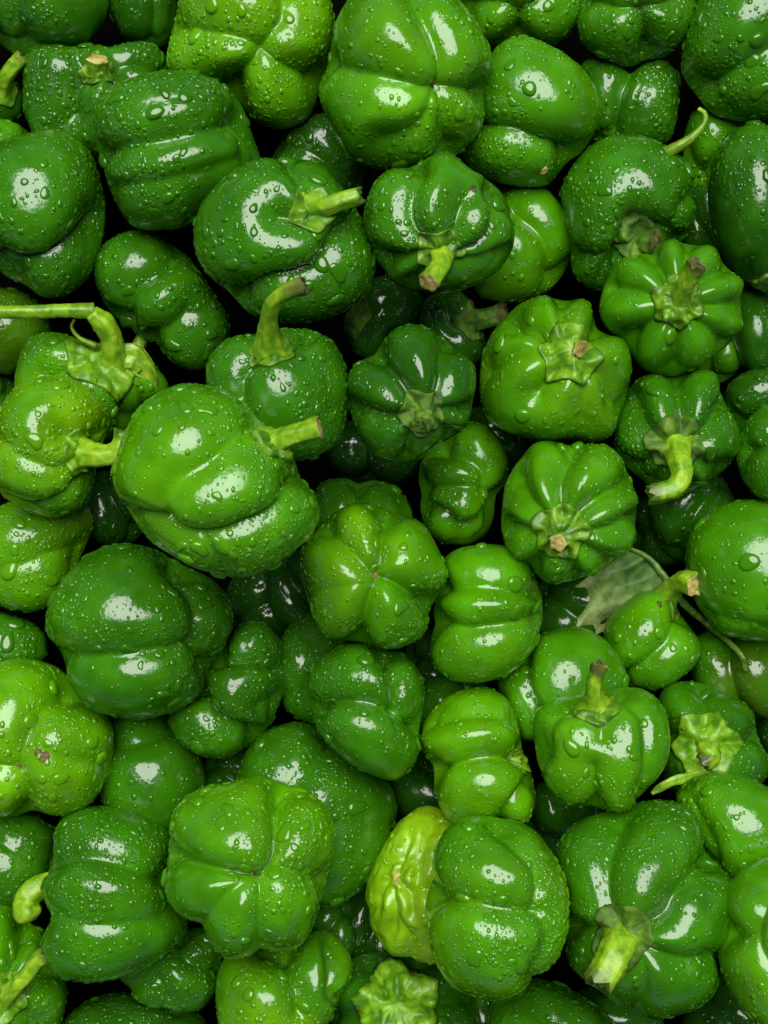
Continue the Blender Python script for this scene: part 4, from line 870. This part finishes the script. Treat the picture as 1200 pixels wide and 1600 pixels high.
def add_stem(P, root):
    s = P.d['stem']
    p0, n0 = frame_at(P, (0, 0, 1))
    axis = P.M @ np.array([0, 0, 1.]); axis /= np.linalg.norm(axis)
    n = 20
    if 'path' in s:
        z0 = p0[2] if s['path'][0][2] >= 0 else 0
        def rel(x, y, z):
            k_ = (HPX - P.z - z * P.f) / (HPX - P.z)
            return np.array([(x - 600) * k_ - (P.cx - 600), (P.cy - 800) - (y - 800) * k_, z])
        pts = [rel(x, y, z0 + z) for x, y, z in s['path']]
        pts[0] = pts[0] - (axis * (4 + s['r'] * .55) if s['path'][0][2] >= 0 else 0)
        path = smooth_line(pts, n)
        L = np.linalg.norm(np.diff(path, axis=0), axis=1).sum()
    else:
        L = s['len']; dv = dirvec(s['a'], s['e'])
        pa = p0 - axis * 4
        p1 = pa + axis * L * .5; p2 = p1 + dv * L * .6
        path = bezier(pa, p1, p2, n)
    t = np.linspace(0, 1, n)
    fl = s.get('flare', 1.0)
    rad = s['r'] * (.88 + .75 * fl * np.exp(-t / .13) * (1 if L > 40 else .4) + .16 * t ** 4)
    tip = s['tip']
    if tip == 'torn': rad = rad * (1 - .18 * t ** 3)
    if tip == 'green': rad = rad * np.sqrt(np.clip(1 - (np.clip(t - .84, 0, 1) / .17) ** 2, .06, 1))
    V, Q, tg, _ = tube(path, rad, 16, 5, .13, P.seed, P.seed)
    dryv = np.zeros(len(V))
    if tip in ('dry', 'torn'):
        tt = np.repeat(t, 16); nz = wave_noise(V / 9, P.seed, 1.5)
        dryv = np.clip((tt - (.74 if tip == 'dry' else .86) + .12 * nz) * 4, 0, .92)
    if tip == 'torn' or tip == 'dry':
        r_ = np.random.default_rng(P.seed + 1)
        V[-16:] += tg[-1] * r_.uniform(-.15, .45, size=(16, 1)) * s['r']
    dark = P.d.get('darkcalyx') and s['r'] < 19 and tip != 'cut' and L < 60
    me = build_mesh('stem', place(P, V), Q, None, M_STEM_DARK if dark else M_STEM)
    set_point_attr(me, 'dry', dryv)
    st = link('stem', me, root)
    CV, CQ, CT = cap_mesh(V[-16:], tg[-1], .05 if tip != 'green' else .02, P.seed)
    if tip in ('cut',): mt = M_CUT
    elif tip == 'green': mt = M_STEM
    else: mt = M_DRYTIP if tip == 'dry' else M_STEM_DARK
    if mt == M_CUT:
        # bark rim stays green: the pale face sits inside it
        pass
    cm = build_mesh('cut_end', place(P, CV), CQ, CT, mt)
    set_point_attr(cm, 'dry', np.zeros(len(CV)))
    link('cut_end', cm, st)
    return st

def disc_on(P, d0, rpx, mat, name, root, lift=.6, depth=-.3, seed=0):
    """a small irregular patch lying on the skin"""
    d0 = np.asarray(d0, float) / np.linalg.norm(d0)
    t1 = np.cross(d0, [.2, .9, .37]); t1 /= np.linalg.norm(t1); t2 = np.cross(d0, t1)
    r_ = np.random.default_rng(seed); NA = 14
    ph = np.arange(NA) / NA * 2 * math.pi
    out = 1 + .22 * np.sin(2 * ph + r_.uniform(0, 6)) + .15 * np.sin(3 * ph + r_.uniform(0, 6)) + .08 * r_.normal(size=NA)
    rr = P.fn(d0[None])[0]
    V = []
    for f, h in ((1.25, -.5), (1.0, lift), (.6, lift * .9), (.3, lift * .3)):
        k = rpx / P.scale / rr * f
        D = d0 + np.outer(np.cos(ph) * out * k, t1) + np.outer(np.sin(ph) * out * k, t2)
        D /= np.linalg.norm(D, axis=1)[:, None]
        V.append(local_to_px(P, D * (P.fn(D) + h / P.scale)[:, None]))
    V.append(local_to_px(P, (d0 * (rr + depth / P.scale))[None]))
    V = np.concatenate(V); Q, Tt = [], []
    for k in range(3):
        for j in range(NA): Q.append((k * NA + j, k * NA + (j + 1) % NA, (k + 1) * NA + (j + 1) % NA, (k + 1) * NA + j))
    for j in range(NA): Tt.append((3 * NA + j, 3 * NA + (j + 1) % NA, 4 * NA))
    me = build_mesh(name, place(P, V), Q, Tt, mat); set_point_attr(me, 'dry', np.zeros(len(V)))
    return link(name, me, root)

# ------------------------------------------------------------------ water
def drop_shape(kind, seed, seg=12):
    """unit drop outline (radius about 1, y = uphill), domed; returns verts, quads, tris"""
    r_ = np.random.default_rng(seed)
    ph = np.arange(seg) / seg * 2 * math.pi
    if kind == 'round': rad = 1 + .07 * np.sin(2 * ph + r_.uniform(0, 6)) + .05 * np.sin(3 * ph + r_.uniform(0, 6))
    elif kind == 'tear': rad = np.where(np.sin(ph) > 0, 1 + .42 * np.sin(ph) ** 3, 1.0) * (1 - .10 * np.abs(np.cos(ph)) * (np.sin(ph) > 0))
    else: rad = 1 + .22 * np.sin(2 * ph + r_.uniform(0, 6)) + .13 * np.sin(3 * ph + r_.uniform(0, 6)) + .06 * np.sin(5 * ph + r_.uniform(0, 6))
    ox, oy = np.cos(ph) * rad, np.sin(ph) * rad
    if kind == 'tear': ox = ox * np.where(oy > .9, .85, 1)
    h = {'round': .46, 'tear': .42, 'blob': .32}[kind]
    V = []
    for f, z in ((1.03, -.08), (.95, .42), (.72, .82), (.38, .97)):
        V.append(np.stack([ox * f, oy * f - (0 if kind != 'tear' else .12 * z), np.full(seg, h * z)], -1))
    V = np.concatenate(V + [np.array([[0, -(.12 if kind == 'tear' else 0), h]])])
    Q, Tt = [], []
    for k in range(3):
        for j in range(seg): Q.append((k * seg + j, k * seg + (j + 1) % seg, (k + 1) * seg + (j + 1) % seg, (k + 1) * seg + j))
    for j in range(seg): Tt.append((3 * seg + j, 3 * seg + (j + 1) % seg, 4 * seg))
    return V, Q, Tt
DROPS = {}
for kind, n in (('round', 4), ('tear', 3), ('blob', 6)):
    DROPS[kind] = [build_mesh('water_drop', V * S, Q, Tt, M_WATER) for V, Q, Tt in (drop_shape(kind, 40 + q) for q in range(n))]

SEG = 7
_p = np.arange(SEG) / SEG * 2 * math.pi
BEAD = np.concatenate([np.stack([np.cos(_p) * f, np.sin(_p) * f, np.full(SEG, z)], -1) for f, z in ((1.05, -.10), (.78, .30))] + [np.array([[0, 0, .44]])])
BQ = np.array([(j, (j + 1) % SEG, SEG + (j + 1) % SEG, SEG + j) for j in range(SEG)])
BT = np.array([(SEG + j, SEG + (j + 1) % SEG, 2 * SEG) for j in range(SEG)])

def tangent_frames(nrm):
    """u (across) and v (uphill, towards the top of the picture) on each normal"""
    up = np.array([0, 1., .25]); up = up / np.linalg.norm(up)
    v = up[None] - nrm * (nrm @ up)[:, None]
    l = np.linalg.norm(v, axis=1)[:, None]
    v = np.where(l > .05, v / np.maximum(l, .05), [[0, .9, .1]])
    v = v - nrm * np.sum(v * nrm, 1)[:, None]; v /= np.linalg.norm(v, axis=1)[:, None]
    u = np.cross(v, nrm)
    return u, v

def add_water(P, root):
    wet = P.d['wet']
    if P.rank <= 1 and wet: wet = min(wet, 1)
    r_ = np.random.default_rng(P.seed + 900)
    # outward normals and areas of the quads
    q = GQ; w = P.w
    a, b, c, d = w[q[:, 0]], w[q[:, 1]], w[q[:, 2]], w[q[:, 3]]
    n = np.cross(c - a, d - b); ar = np.linalg.norm(n, axis=1); nn = n / (ar[:, None] + 1e-9)
    cen = (a + b + c + d) / 4
    nn = np.where((np.sum(nn * (cen + P.off), 1) < 0)[:, None], -nn, nn)
    inpic = (np.abs(cen[:, 0] + P.cx - 600) < 640) & (np.abs(-cen[:, 1] + P.cy - 800) < 840)
    wgt = ar * np.clip(nn[:, 2] + .35, 0, 1) * inpic
    if wgt.sum() < 1: return
    area = (ar * .5 * (nn[:, 2] > -.1) * inpic).sum()
    clump = np.clip(1 + .9 * wave_noise(cen / P.scale, P.seed + 66, 3.5), .12, 3)
    wgt = wgt * clump; wgt /= wgt.sum()
    dens = {4: .0120, 0: .0016, 1: .0048, 2: .0095, 3: .0155}[wet]
    nb = int(area * dens)
    nbig = int({4: 95, 0: 4, 1: 14, 2: 36, 3: 62}[wet] * min(1.3, area / 60000) * (.4 if P.rank <= 3 else 1))
    def sample(k):
        f = r_.choice(len(q), size=k, p=wgt)
        s, t = r_.random((k, 1)), r_.random((k, 1))
        pos = (a[f] * (1 - s) + b[f] * s) * (1 - t) + (d[f] * (1 - s) + c[f] * s) * t
        return pos, nn[f], f
    # separate drops, large enough to be told apart
    pos, nr, fb = sample(nbig)
    colf = P.skin[q[:, 0]]
    u, v = tangent_frames(nr)
    big = []
    for k in range(nbig):
        rad = min(13, (3.8 + r_.pareto(2.4) * 3.8) * (1.2 if wet == 4 else 1))
        if any(np.linalg.norm(pos[k] - p2) < rad + r2 + 2 for p2, r2 in big): continue
        big.append((pos[k], rad))
        kind = r_.choice(['round', 'tear', 'blob'], p=[.42, .28, .30] if rad < 9 else [.35, .12, .53])
        me = DROPS[kind][r_.integers(len(DROPS[kind]))]
        o = bpy.data.objects.new('water_drop', me); COL.objects.link(o); o.parent = root
        o.color = (*np.clip(colf[fb[k]] * 1.15, 0, 1), 1)  # skin colour lifted to paint in light gathered by the drop
        rot = np.stack([u[k], v[k], nr[k]], 1)
        ang = r_.normal() * (.35 if kind == 'tear' else 1.5)
        cr, sr = math.cos(ang), math.sin(ang)
        rot = rot @ np.array([[cr, -sr, 0], [sr, cr, 0], [0, 0, 1]])
        sc = np.array([rad * r_.uniform(.85, 1.1), rad * r_.uniform(.9, 1.2), rad * r_.uniform(.8, 1.1)]) * P.f
        m = np.eye(4); m[:3, :3] = rot * sc[None, :]; m[:3, 3] = place(P, pos[k] - nr[k] * .25)
        from mathutils import Matrix
        o.matrix_basis = Matrix(m.tolist())
    # the countless fine beads
    pos, nr, fb = sample(nb)
    if big:
        bp = np.array([x[0] for x in big]); br = np.array([x[1] for x in big])
        dd = np.linalg.norm(pos[:, None] - bp[None], axis=2)
        keep = np.all(dd > br[None] * 1.15 + 1.5, axis=1); pos, nr, fb = pos[keep], nr[keep], fb[keep]
    k = len(pos)
    if not k: return
    u, v = tangent_frames(nr)
    rad = np.clip(.9 + r_.exponential(.85, size=k), .9, 4.8)
    sx = rad * r_.uniform(.8, 1.15, k); sy = rad * r_.uniform(.9, 1.5, k)
    rot = r_.uniform(0, 6.28, k); wob = 1 + .12 * r_.normal(size=(k, len(BEAD)))
    bx = BEAD[None, :, 0] * wob; by = BEAD[None, :, 1] * wob
    X = (bx * np.cos(rot)[:, None] - by * np.sin(rot)[:, None]) * sx[:, None]
    Y = (bx * np.sin(rot)[:, None] + by * np.cos(rot)[:, None]) * sy[:, None]
    Zz = BEAD[None, :, 2] * rad[:, None]
    V = pos[:, None, :] + X[..., None] * u[:, None] + Y[..., None] * v[:, None] + Zz[..., None] * nr[:, None]
    V = V.reshape(-1, 3)
    o_ = (np.arange(k) * len(BEAD))[:, None, None]
    me = build_mesh('fine_droplets', place(P, V), (BQ[None] + o_).reshape(-1, 4), (BT[None] + o_).reshape(-1, 3), M_BEADS)
    set_point_attr(me, 'skin', np.repeat(np.clip(colf[fb] * 1.15, 0, 1), len(BEAD), axis=0))  # beads painted brighter than the skin, for light they would focus
    o = link('fine_droplets', me, root)
    o['kind'] = 'stuff'

floor_z = min(Z[i] + P.w[:, 2].min() for i, P in enumerate(PS))
for i, P in enumerate(PS):
    d = P.d
    P.f = (HPX - Z[i]) / HPX; P.z = Z[i]
    o_loc = ((P.cx - 600) * P.f * S, (800 - P.cy) * P.f * S, Z[i] * S)
    P.loc_m = np.array(o_loc)
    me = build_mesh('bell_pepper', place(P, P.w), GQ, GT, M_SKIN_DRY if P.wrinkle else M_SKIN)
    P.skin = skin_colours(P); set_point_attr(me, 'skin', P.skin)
    root = link('bell_pepper', me, None, o_loc)
    root['label'] = d['label']; root['category'] = 'pepper'; root['group'] = GROUP
    ROOT[i] = root
    if d.get('calyx'): add_calyx(P, root)
    if d.get('stem'): add_stem(P, root)
    if d.get('scar'):
        disc_on(P, (0.02, 0.01, -1), d['scar'] * .55, M_CUT if d.get('palescar') else M_SCAR, 'blossom_scar', root, 1.2, -.5, P.seed)
    for (sx_, sy_, sr_, kind) in d.get('spots', []):
        vis = np.where(P.w[:, 2] > 0)[0]
        pz = P.z + P.w[vis, 2] * P.f
        px = 600 + (P.cx - 600 + P.w[vis, 0]) * (HPX - P.z) / (HPX - pz); py = 800 + (P.cy - 800 - P.w[vis, 1]) * (HPX - P.z) / (HPX - pz)
        idx = vis[np.argmin((px - sx_) ** 2 + (py - sy_) ** 2)]
        disc_on(P, GRID[idx], sr_ * .75, M_SCAR if kind == 'b' else M_CUT, 'blemish', root, 1.3, -.4, P.seed)
    add_water(P, root)

# ------------------------------------------------------------------ the crate floor under the heap
fz = (floor_z - 20) * S
n = 24
gx, gy = np.meshgrid(np.linspace(-.6, .6, n), np.linspace(-.75, .75, n))
V = np.stack([gx, gy, fz + .001 * np.sin(gx * 90) * np.sin(gy * 90)], -1).reshape(-1, 3)
i = np.arange(n - 1)[:, None]; j = np.arange(n - 1)[None]
Q = np.stack([i * n + j, i * n + j + 1, (i + 1) * n + j + 1, (i + 1) * n + j], -1).reshape(-1, 4)
fl = link('floor', build_mesh('floor', V, Q, None, M_FLOOR))
fl['kind'] = 'structure'

# ------------------------------------------------------------------ long stalk, leaf, loose stalks
def photo_pt(px, py, z):
    """a point of the heap that stands at height z (pixels) seen at photo position (px, py); metres"""
    f = (HPX - z) / HPX
    return np.array([(px - 600) * f * S, (800 - py) * f * S, z * S])

def smooth_path(pts, n):
    pts = np.asarray(pts, float); m = len(pts)
    t = np.linspace(0, m - 1, n); out = []
    ext = np.vstack([2 * pts[0] - pts[1], pts, 2 * pts[-1] - pts[-2]])
    for x in t:
        i = min(int(x), m - 2); u = x - i
        p0, p1, p2, p3 = ext[i], ext[i + 1], ext[i + 2], ext[i + 3]
        out.append(.5 * ((2 * p1) + (-p0 + p2) * u + (2 * p0 - 5 * p1 + 4 * p2 - p3) * u * u + (-p0 + 3 * p1 - 3 * p2 + p3) * u ** 3))
    return np.array(out)

def stalk_mesh(name, pts, radii, mat, n=30, seg=12, ribs=4, amp=.1, dry=None, origin=None, seed=3):
    path = smooth_path(pts, n)
    rad = np.interp(np.linspace(0, 1, n), np.linspace(0, 1, len(radii)), radii) * S
    V, Q, tg, _ = tube(path, rad, seg, ribs, amp, .4, seed)
    V = np.concatenate([V, path[:1] - tg[0] * rad[0] * .3, path[-1:] + tg[-1] * rad[-1] * .3])
    k = len(V) - 2
    Tt = [(j, k, (j + 1) % seg) for j in range(seg)] + [((n - 1) * seg + j, (n - 1) * seg + (j + 1) % seg, k + 1) for j in range(seg)]
    me = build_mesh(name, V - origin, Q, Tt, mat)
    t = np.concatenate([np.repeat(np.linspace(0, 1, n), seg), [0, 1]])
    set_point_attr(me, 'dry', np.interp(t, np.linspace(0, 1, len(dry)), dry) if dry is not None else np.zeros(len(V)))
    return me

def ribbon_mesh(name, centre, width, side, mat, origin, nw=8, ruffle=0.0, curl=0.0, thick=1.2, seed=1, dry=None):
    """a leaf blade: centre line, half widths, sideways vectors; folded along its midrib, with a little thickness"""
    n = len(centre)
    nx = 2 * nw + 1
    u = np.linspace(-1, 1, nx)
    top = np.zeros((n, nx, 3))
    tg = np.gradient(centre, axis=0); tg /= np.linalg.norm(tg, axis=1)[:, None]
    r_ = np.random.default_rng(seed); ph = r_.uniform(0, 6, 6)
    for i in range(n):
        sd = side[i] - tg[i] * (side[i] @ tg[i]); sd /= np.linalg.norm(sd)
        nr = np.cross(tg[i], sd)
        if nr[2] < 0: nr = -nr
        s_ = i / (n - 1)
        h = curl * np.abs(u) ** 1.6 * width[i] + ruffle * np.sin(9 * s_ + ph[0] + 2 * u) * np.abs(u) + .6 * ruffle * np.sin(19 * s_ + ph[1] - 4 * u) * np.abs(u) ** 1.5 \
            + .25 * ruffle * np.sin(31 * s_ + 14 * np.abs(u) + ph[2]) - .9 * thick * S * np.exp(-(u / .08) ** 2)
        top[i] = centre[i] + np.outer(u * width[i], sd) + np.outer(h, nr)
        if i == 0: n0 = nr
    nrm = np.cross(np.gradient(top, axis=0), np.gradient(top, axis=1)); nrm /= np.linalg.norm(nrm, axis=2)[..., None] + 1e-12
    nrm = np.where(nrm[..., 2:3] < 0, -nrm, nrm)
    bot = top - nrm * thick * S
    V = np.concatenate([top.reshape(-1, 3), bot.reshape(-1, 3)]); o = n * nx
    Q = []
    for i in range(n - 1):
        for j in range(nx - 1):
            a, b, c, d = i * nx + j, i * nx + j + 1, (i + 1) * nx + j + 1, (i + 1) * nx + j
            Q += [(a, b, c, d), (o + d, o + c, o + b, o + a)]
        for j in (0, nx - 1):
            a, d = i * nx + j, (i + 1) * nx + j
            Q.append((a, d, o + d, o + a))
    for i in (0, n - 1):
        for j in range(nx - 1): Q.append((i * nx + j, i * nx + j + 1, o + i * nx + j + 1, o + i * nx + j))
    me = build_mesh(name, V - origin, Q, None, mat)
    dv = np.zeros((n, nx))
    if dry is not None: dv[:] = np.interp(np.linspace(0, 1, n), np.linspace(0, 1, len(dry)), dry)[:, None]
    set_point_attr(me, 'dry', np.concatenate([dv.ravel(), dv.ravel()]))
    return me

def idx_of(box0): return next(i for i, d in enumerate(T) if d['box'][:2] == box0)

# the long straight stalk with its thick bent foot and a sepal hanging to the right
i = idx_of((25, 515)); P = PS[i]; root = ROOT[i]; zt_ = Z[i]
base, _ = frame_at(P, (0, 0, 1))
bx, by, bz = P.cx + base[0], P.cy - base[1], Z[i] + base[2]
og = P.loc_m
foot = [photo_pt(bx, by, bz - 6), photo_pt(176, 540, bz + 22), photo_pt(164, 510, bz + 44), photo_pt(142, 488, bz + 60)]
o = link('stem', stalk_mesh('stem', foot, [27, 20, 18, 19, 12], M_STEM, 22, 16, 5, .10, None, og, 5), root)
arm = [photo_pt(146, 486, bz + 60), photo_pt(110, 485, bz + 66), photo_pt(50, 487, bz + 72), photo_pt(-40, 488, bz + 76)]
link('stalk', stalk_mesh('stalk', arm, [13, 10.5, 10, 10], M_STEM, 30, 12, 4, .12, [.25, 0, 0, 0], og, 6), o)
cl = smooth_path([photo_pt(bx - 8, by + 2, bz + 2), photo_pt(205, 556, bz + 6), photo_pt(228, 580, bz - 4), photo_pt(245, 614, bz - 28)], 22)
wd = np.interp(np.linspace(0, 1, 22), [0, .3, .6, .85, 1], [16, 21, 17, 10, 1.5]) * S
link('sepal', ribbon_mesh('sepal', cl, wd, np.tile([.75, .65, .1], (22, 1)), M_STEM, og, 6, 5 * S, .25, 1.6, 4, [0, .1, .2, .3]), root)
cl = smooth_path([photo_pt(150, 540, bz + 14), photo_pt(124, 528, bz + 18), photo_pt(112, 512, bz + 20), photo_pt(116, 500, bz + 26)], 14)
link('sepal', stalk_mesh('sepal', cl, [5, 3.4, 2.8, 2], M_STEM, 18, 8, 3, .1, [.1, .3], og, 8), root)

# the withered leaf on its stalk
def top_z(px, py):
    """height of the heap under a photo position"""
    best = floor_z
    for k, Pk in enumerate(PS):
        dx = px - Pk.cx; dy = Pk.cy - py
        m = (np.abs(Pk.w[:, 0] - dx) < 9) & (np.abs(Pk.w[:, 1] - dy) < 9)
        if m.any(): best = max(best, Z[k] + Pk.w[m, 2].max())
    return best
lz = [top_z(x, y) for x, y in ((905, 945), (940, 930), (975, 905), (1003, 872), (1040, 920), (1090, 965), (1135, 1005), (1166, 1045))]
print('LEAF', [round(v) for v in lz])
k65 = idx_of((935, 903)); zl = Z[k65] - 30
og = photo_pt(950, 920, zl)
lr = bpy.data.objects.new('leaf', None); COL.objects.link(lr); lr.location = og
lr['label'] = 'withered grey green leaf with a long curved stalk lying over the peppers at right'; lr['category'] = 'leaf'
# the blade hangs from its midrib (upper right) down to a pale, dried edge (lower left)
rib = smooth_path([photo_pt(1052, 930, zl + 34), photo_pt(1036, 900, zl + 40), photo_pt(1012, 872, zl + 38), photo_pt(986, 857, zl + 30)], 26)
low = smooth_path([photo_pt(985, 985, zl - 20), photo_pt(938, 995, zl - 26), photo_pt(900, 978, zl - 30), photo_pt(876, 934, zl - 34)], 26)
nu, nv = 26, 30
gu, gv = np.meshgrid(np.linspace(0, 1, nu), np.linspace(0, 1, nv), indexing='ij')
mid = (rib + low) / 2 + np.array([-.002, .002, .010])
G_ = (1 - gv)[..., None] ** 2 * rib[:, None] + 2 * (gv * (1 - gv))[..., None] * mid[:, None] + gv[..., None] ** 2 * low[:, None]
ruf = (4.5 * np.sin(9 * gu + 2 * gv) + 3.2 * np.sin(17 * gu - 5 * gv + 1) + 2.2 * np.sin(26 * gu + 9 * gv)) * (.25 + gv) + .8 * np.sin(30 * (gu - .35 * gv)) * (1 - gv)
G_[..., 2] += 2.0 * ruf * S
edge_ = 1 + .06 * np.sin(13 * gu) * gv + .05 * np.sin(31 * gu + 1) * gv
G_ = rib[:, None] + (G_ - rib[:, None]) * edge_[..., None]
gn = np.cross(np.gradient(G_, axis=0), np.gradient(G_, axis=1)); gn /= np.linalg.norm(gn, axis=2)[..., None] + 1e-12
gn = np.where(gn[..., 2:3] < 0, -gn, gn)
Vt, Vb = G_.reshape(-1, 3), (G_ - gn * 1.2 * S).reshape(-1, 3); o0 = nu * nv; Q = []
for a_ in range(nu - 1):
    for b_ in range(nv - 1):
        p_, q_, r2, t_ = a_ * nv + b_, a_ * nv + b_ + 1, (a_ + 1) * nv + b_ + 1, (a_ + 1) * nv + b_
        Q += [(p_, t_, r2, q_), (o0 + q_, o0 + r2, o0 + t_, o0 + p_)]
    for b_ in (0, nv - 1): Q.append((a_ * nv + b_, o0 + a_ * nv + b_, o0 + (a_ + 1) * nv + b_, (a_ + 1) * nv + b_))
for a_ in (0, nu - 1):
    for b_ in range(nv - 1): Q.append((a_ * nv + b_, a_ * nv + b_ + 1, o0 + a_ * nv + b_ + 1, o0 + a_ * nv + b_))
me = build_mesh('blade', np.concatenate([Vt, Vb]) - og, Q, None, M_DRYLEAF)
pale = np.clip((gv + .10 * np.sin(7 * gu) - .20) * 2.6, 0, 1).ravel()
set_point_attr(me, 'pale', np.concatenate([pale, pale])); set_point_attr(me, 'vein', np.concatenate([(.45 * np.abs(np.sin(22 * (gu - .45 * gv + .03 * np.sin(9 * gv)) * .5)) ** 40).ravel()] * 2))
link('blade', me, lr)
st = [photo_pt(984, 857, zl + 33), photo_pt(1012, 871, zl + 42), photo_pt(1037, 899, zl + 46), photo_pt(1064, 938, max(zl + 40, lz[4] + 8)), photo_pt(1104, 974, max(zl + 10, lz[5] + 6)), photo_pt(1140, 1004, lz[6] + 12), photo_pt(1160, 1026, lz[7] + 14), photo_pt(1165, 1048, lz[7] + 4)]
link('leaf_stalk', stalk_mesh('leaf_stalk', st, [3, 5, 6, 6, 5, 4.5, 4.5], M_STEM_DARK, 44, 10, 3, .1, [0, 0, 0, .1], og, 9), lr)

# the thin curved stalk at upper right and the pale strip beside the block shaped pepper
z1 = top_z(1048, 246) + 10
og = photo_pt(1045, 238, z1)
o = link('stalk', stalk_mesh('stalk', [photo_pt(1030, 244, z1 - 8), photo_pt(1058, 230, z1 + 6), photo_pt(1082, 214, z1 + 12), photo_pt(1100, 194, z1 + 14), photo_pt(1101, 178, z1 + 14), photo_pt(1091, 170, z1 + 16)],
         [10, 8, 6, 4, 4, 3.2], M_STEM, 34, 10, 4, .14, [.35, .3, .1, 0, 0], og, 11))
o.location = og
o['label'] = 'thin pale stalk curling up behind the crescent shaped pepper, upper right'; o['category'] = 'stalk'
z2 = max(top_z(1060, 1222), top_z(1090, 1210)) + 5
og = photo_pt(1060, 1222, z2)
cl = smooth_path([photo_pt(1018, 1240, z2 - 8), photo_pt(1042, 1226, z2), photo_pt(1070, 1216, z2 + 4), photo_pt(1104, 1205, z2 + 3)], 18)
wd = np.interp(np.linspace(0, 1, 18), [0, .2, .6, 1], [2.5, 7, 8, 4]) * S
o = link('leaf_strip', ribbon_mesh('leaf_strip', cl, wd, np.tile([.3, .9, .2], (18, 1)), M_STEM, og, 4, 1.5 * S, -.3, 1.6, 15, [.3, .1, 0, .2]))
o.location = og
o['label'] = 'pale green strip of leaf lying above the huge pepper at lower right'; o['category'] = 'leaf'
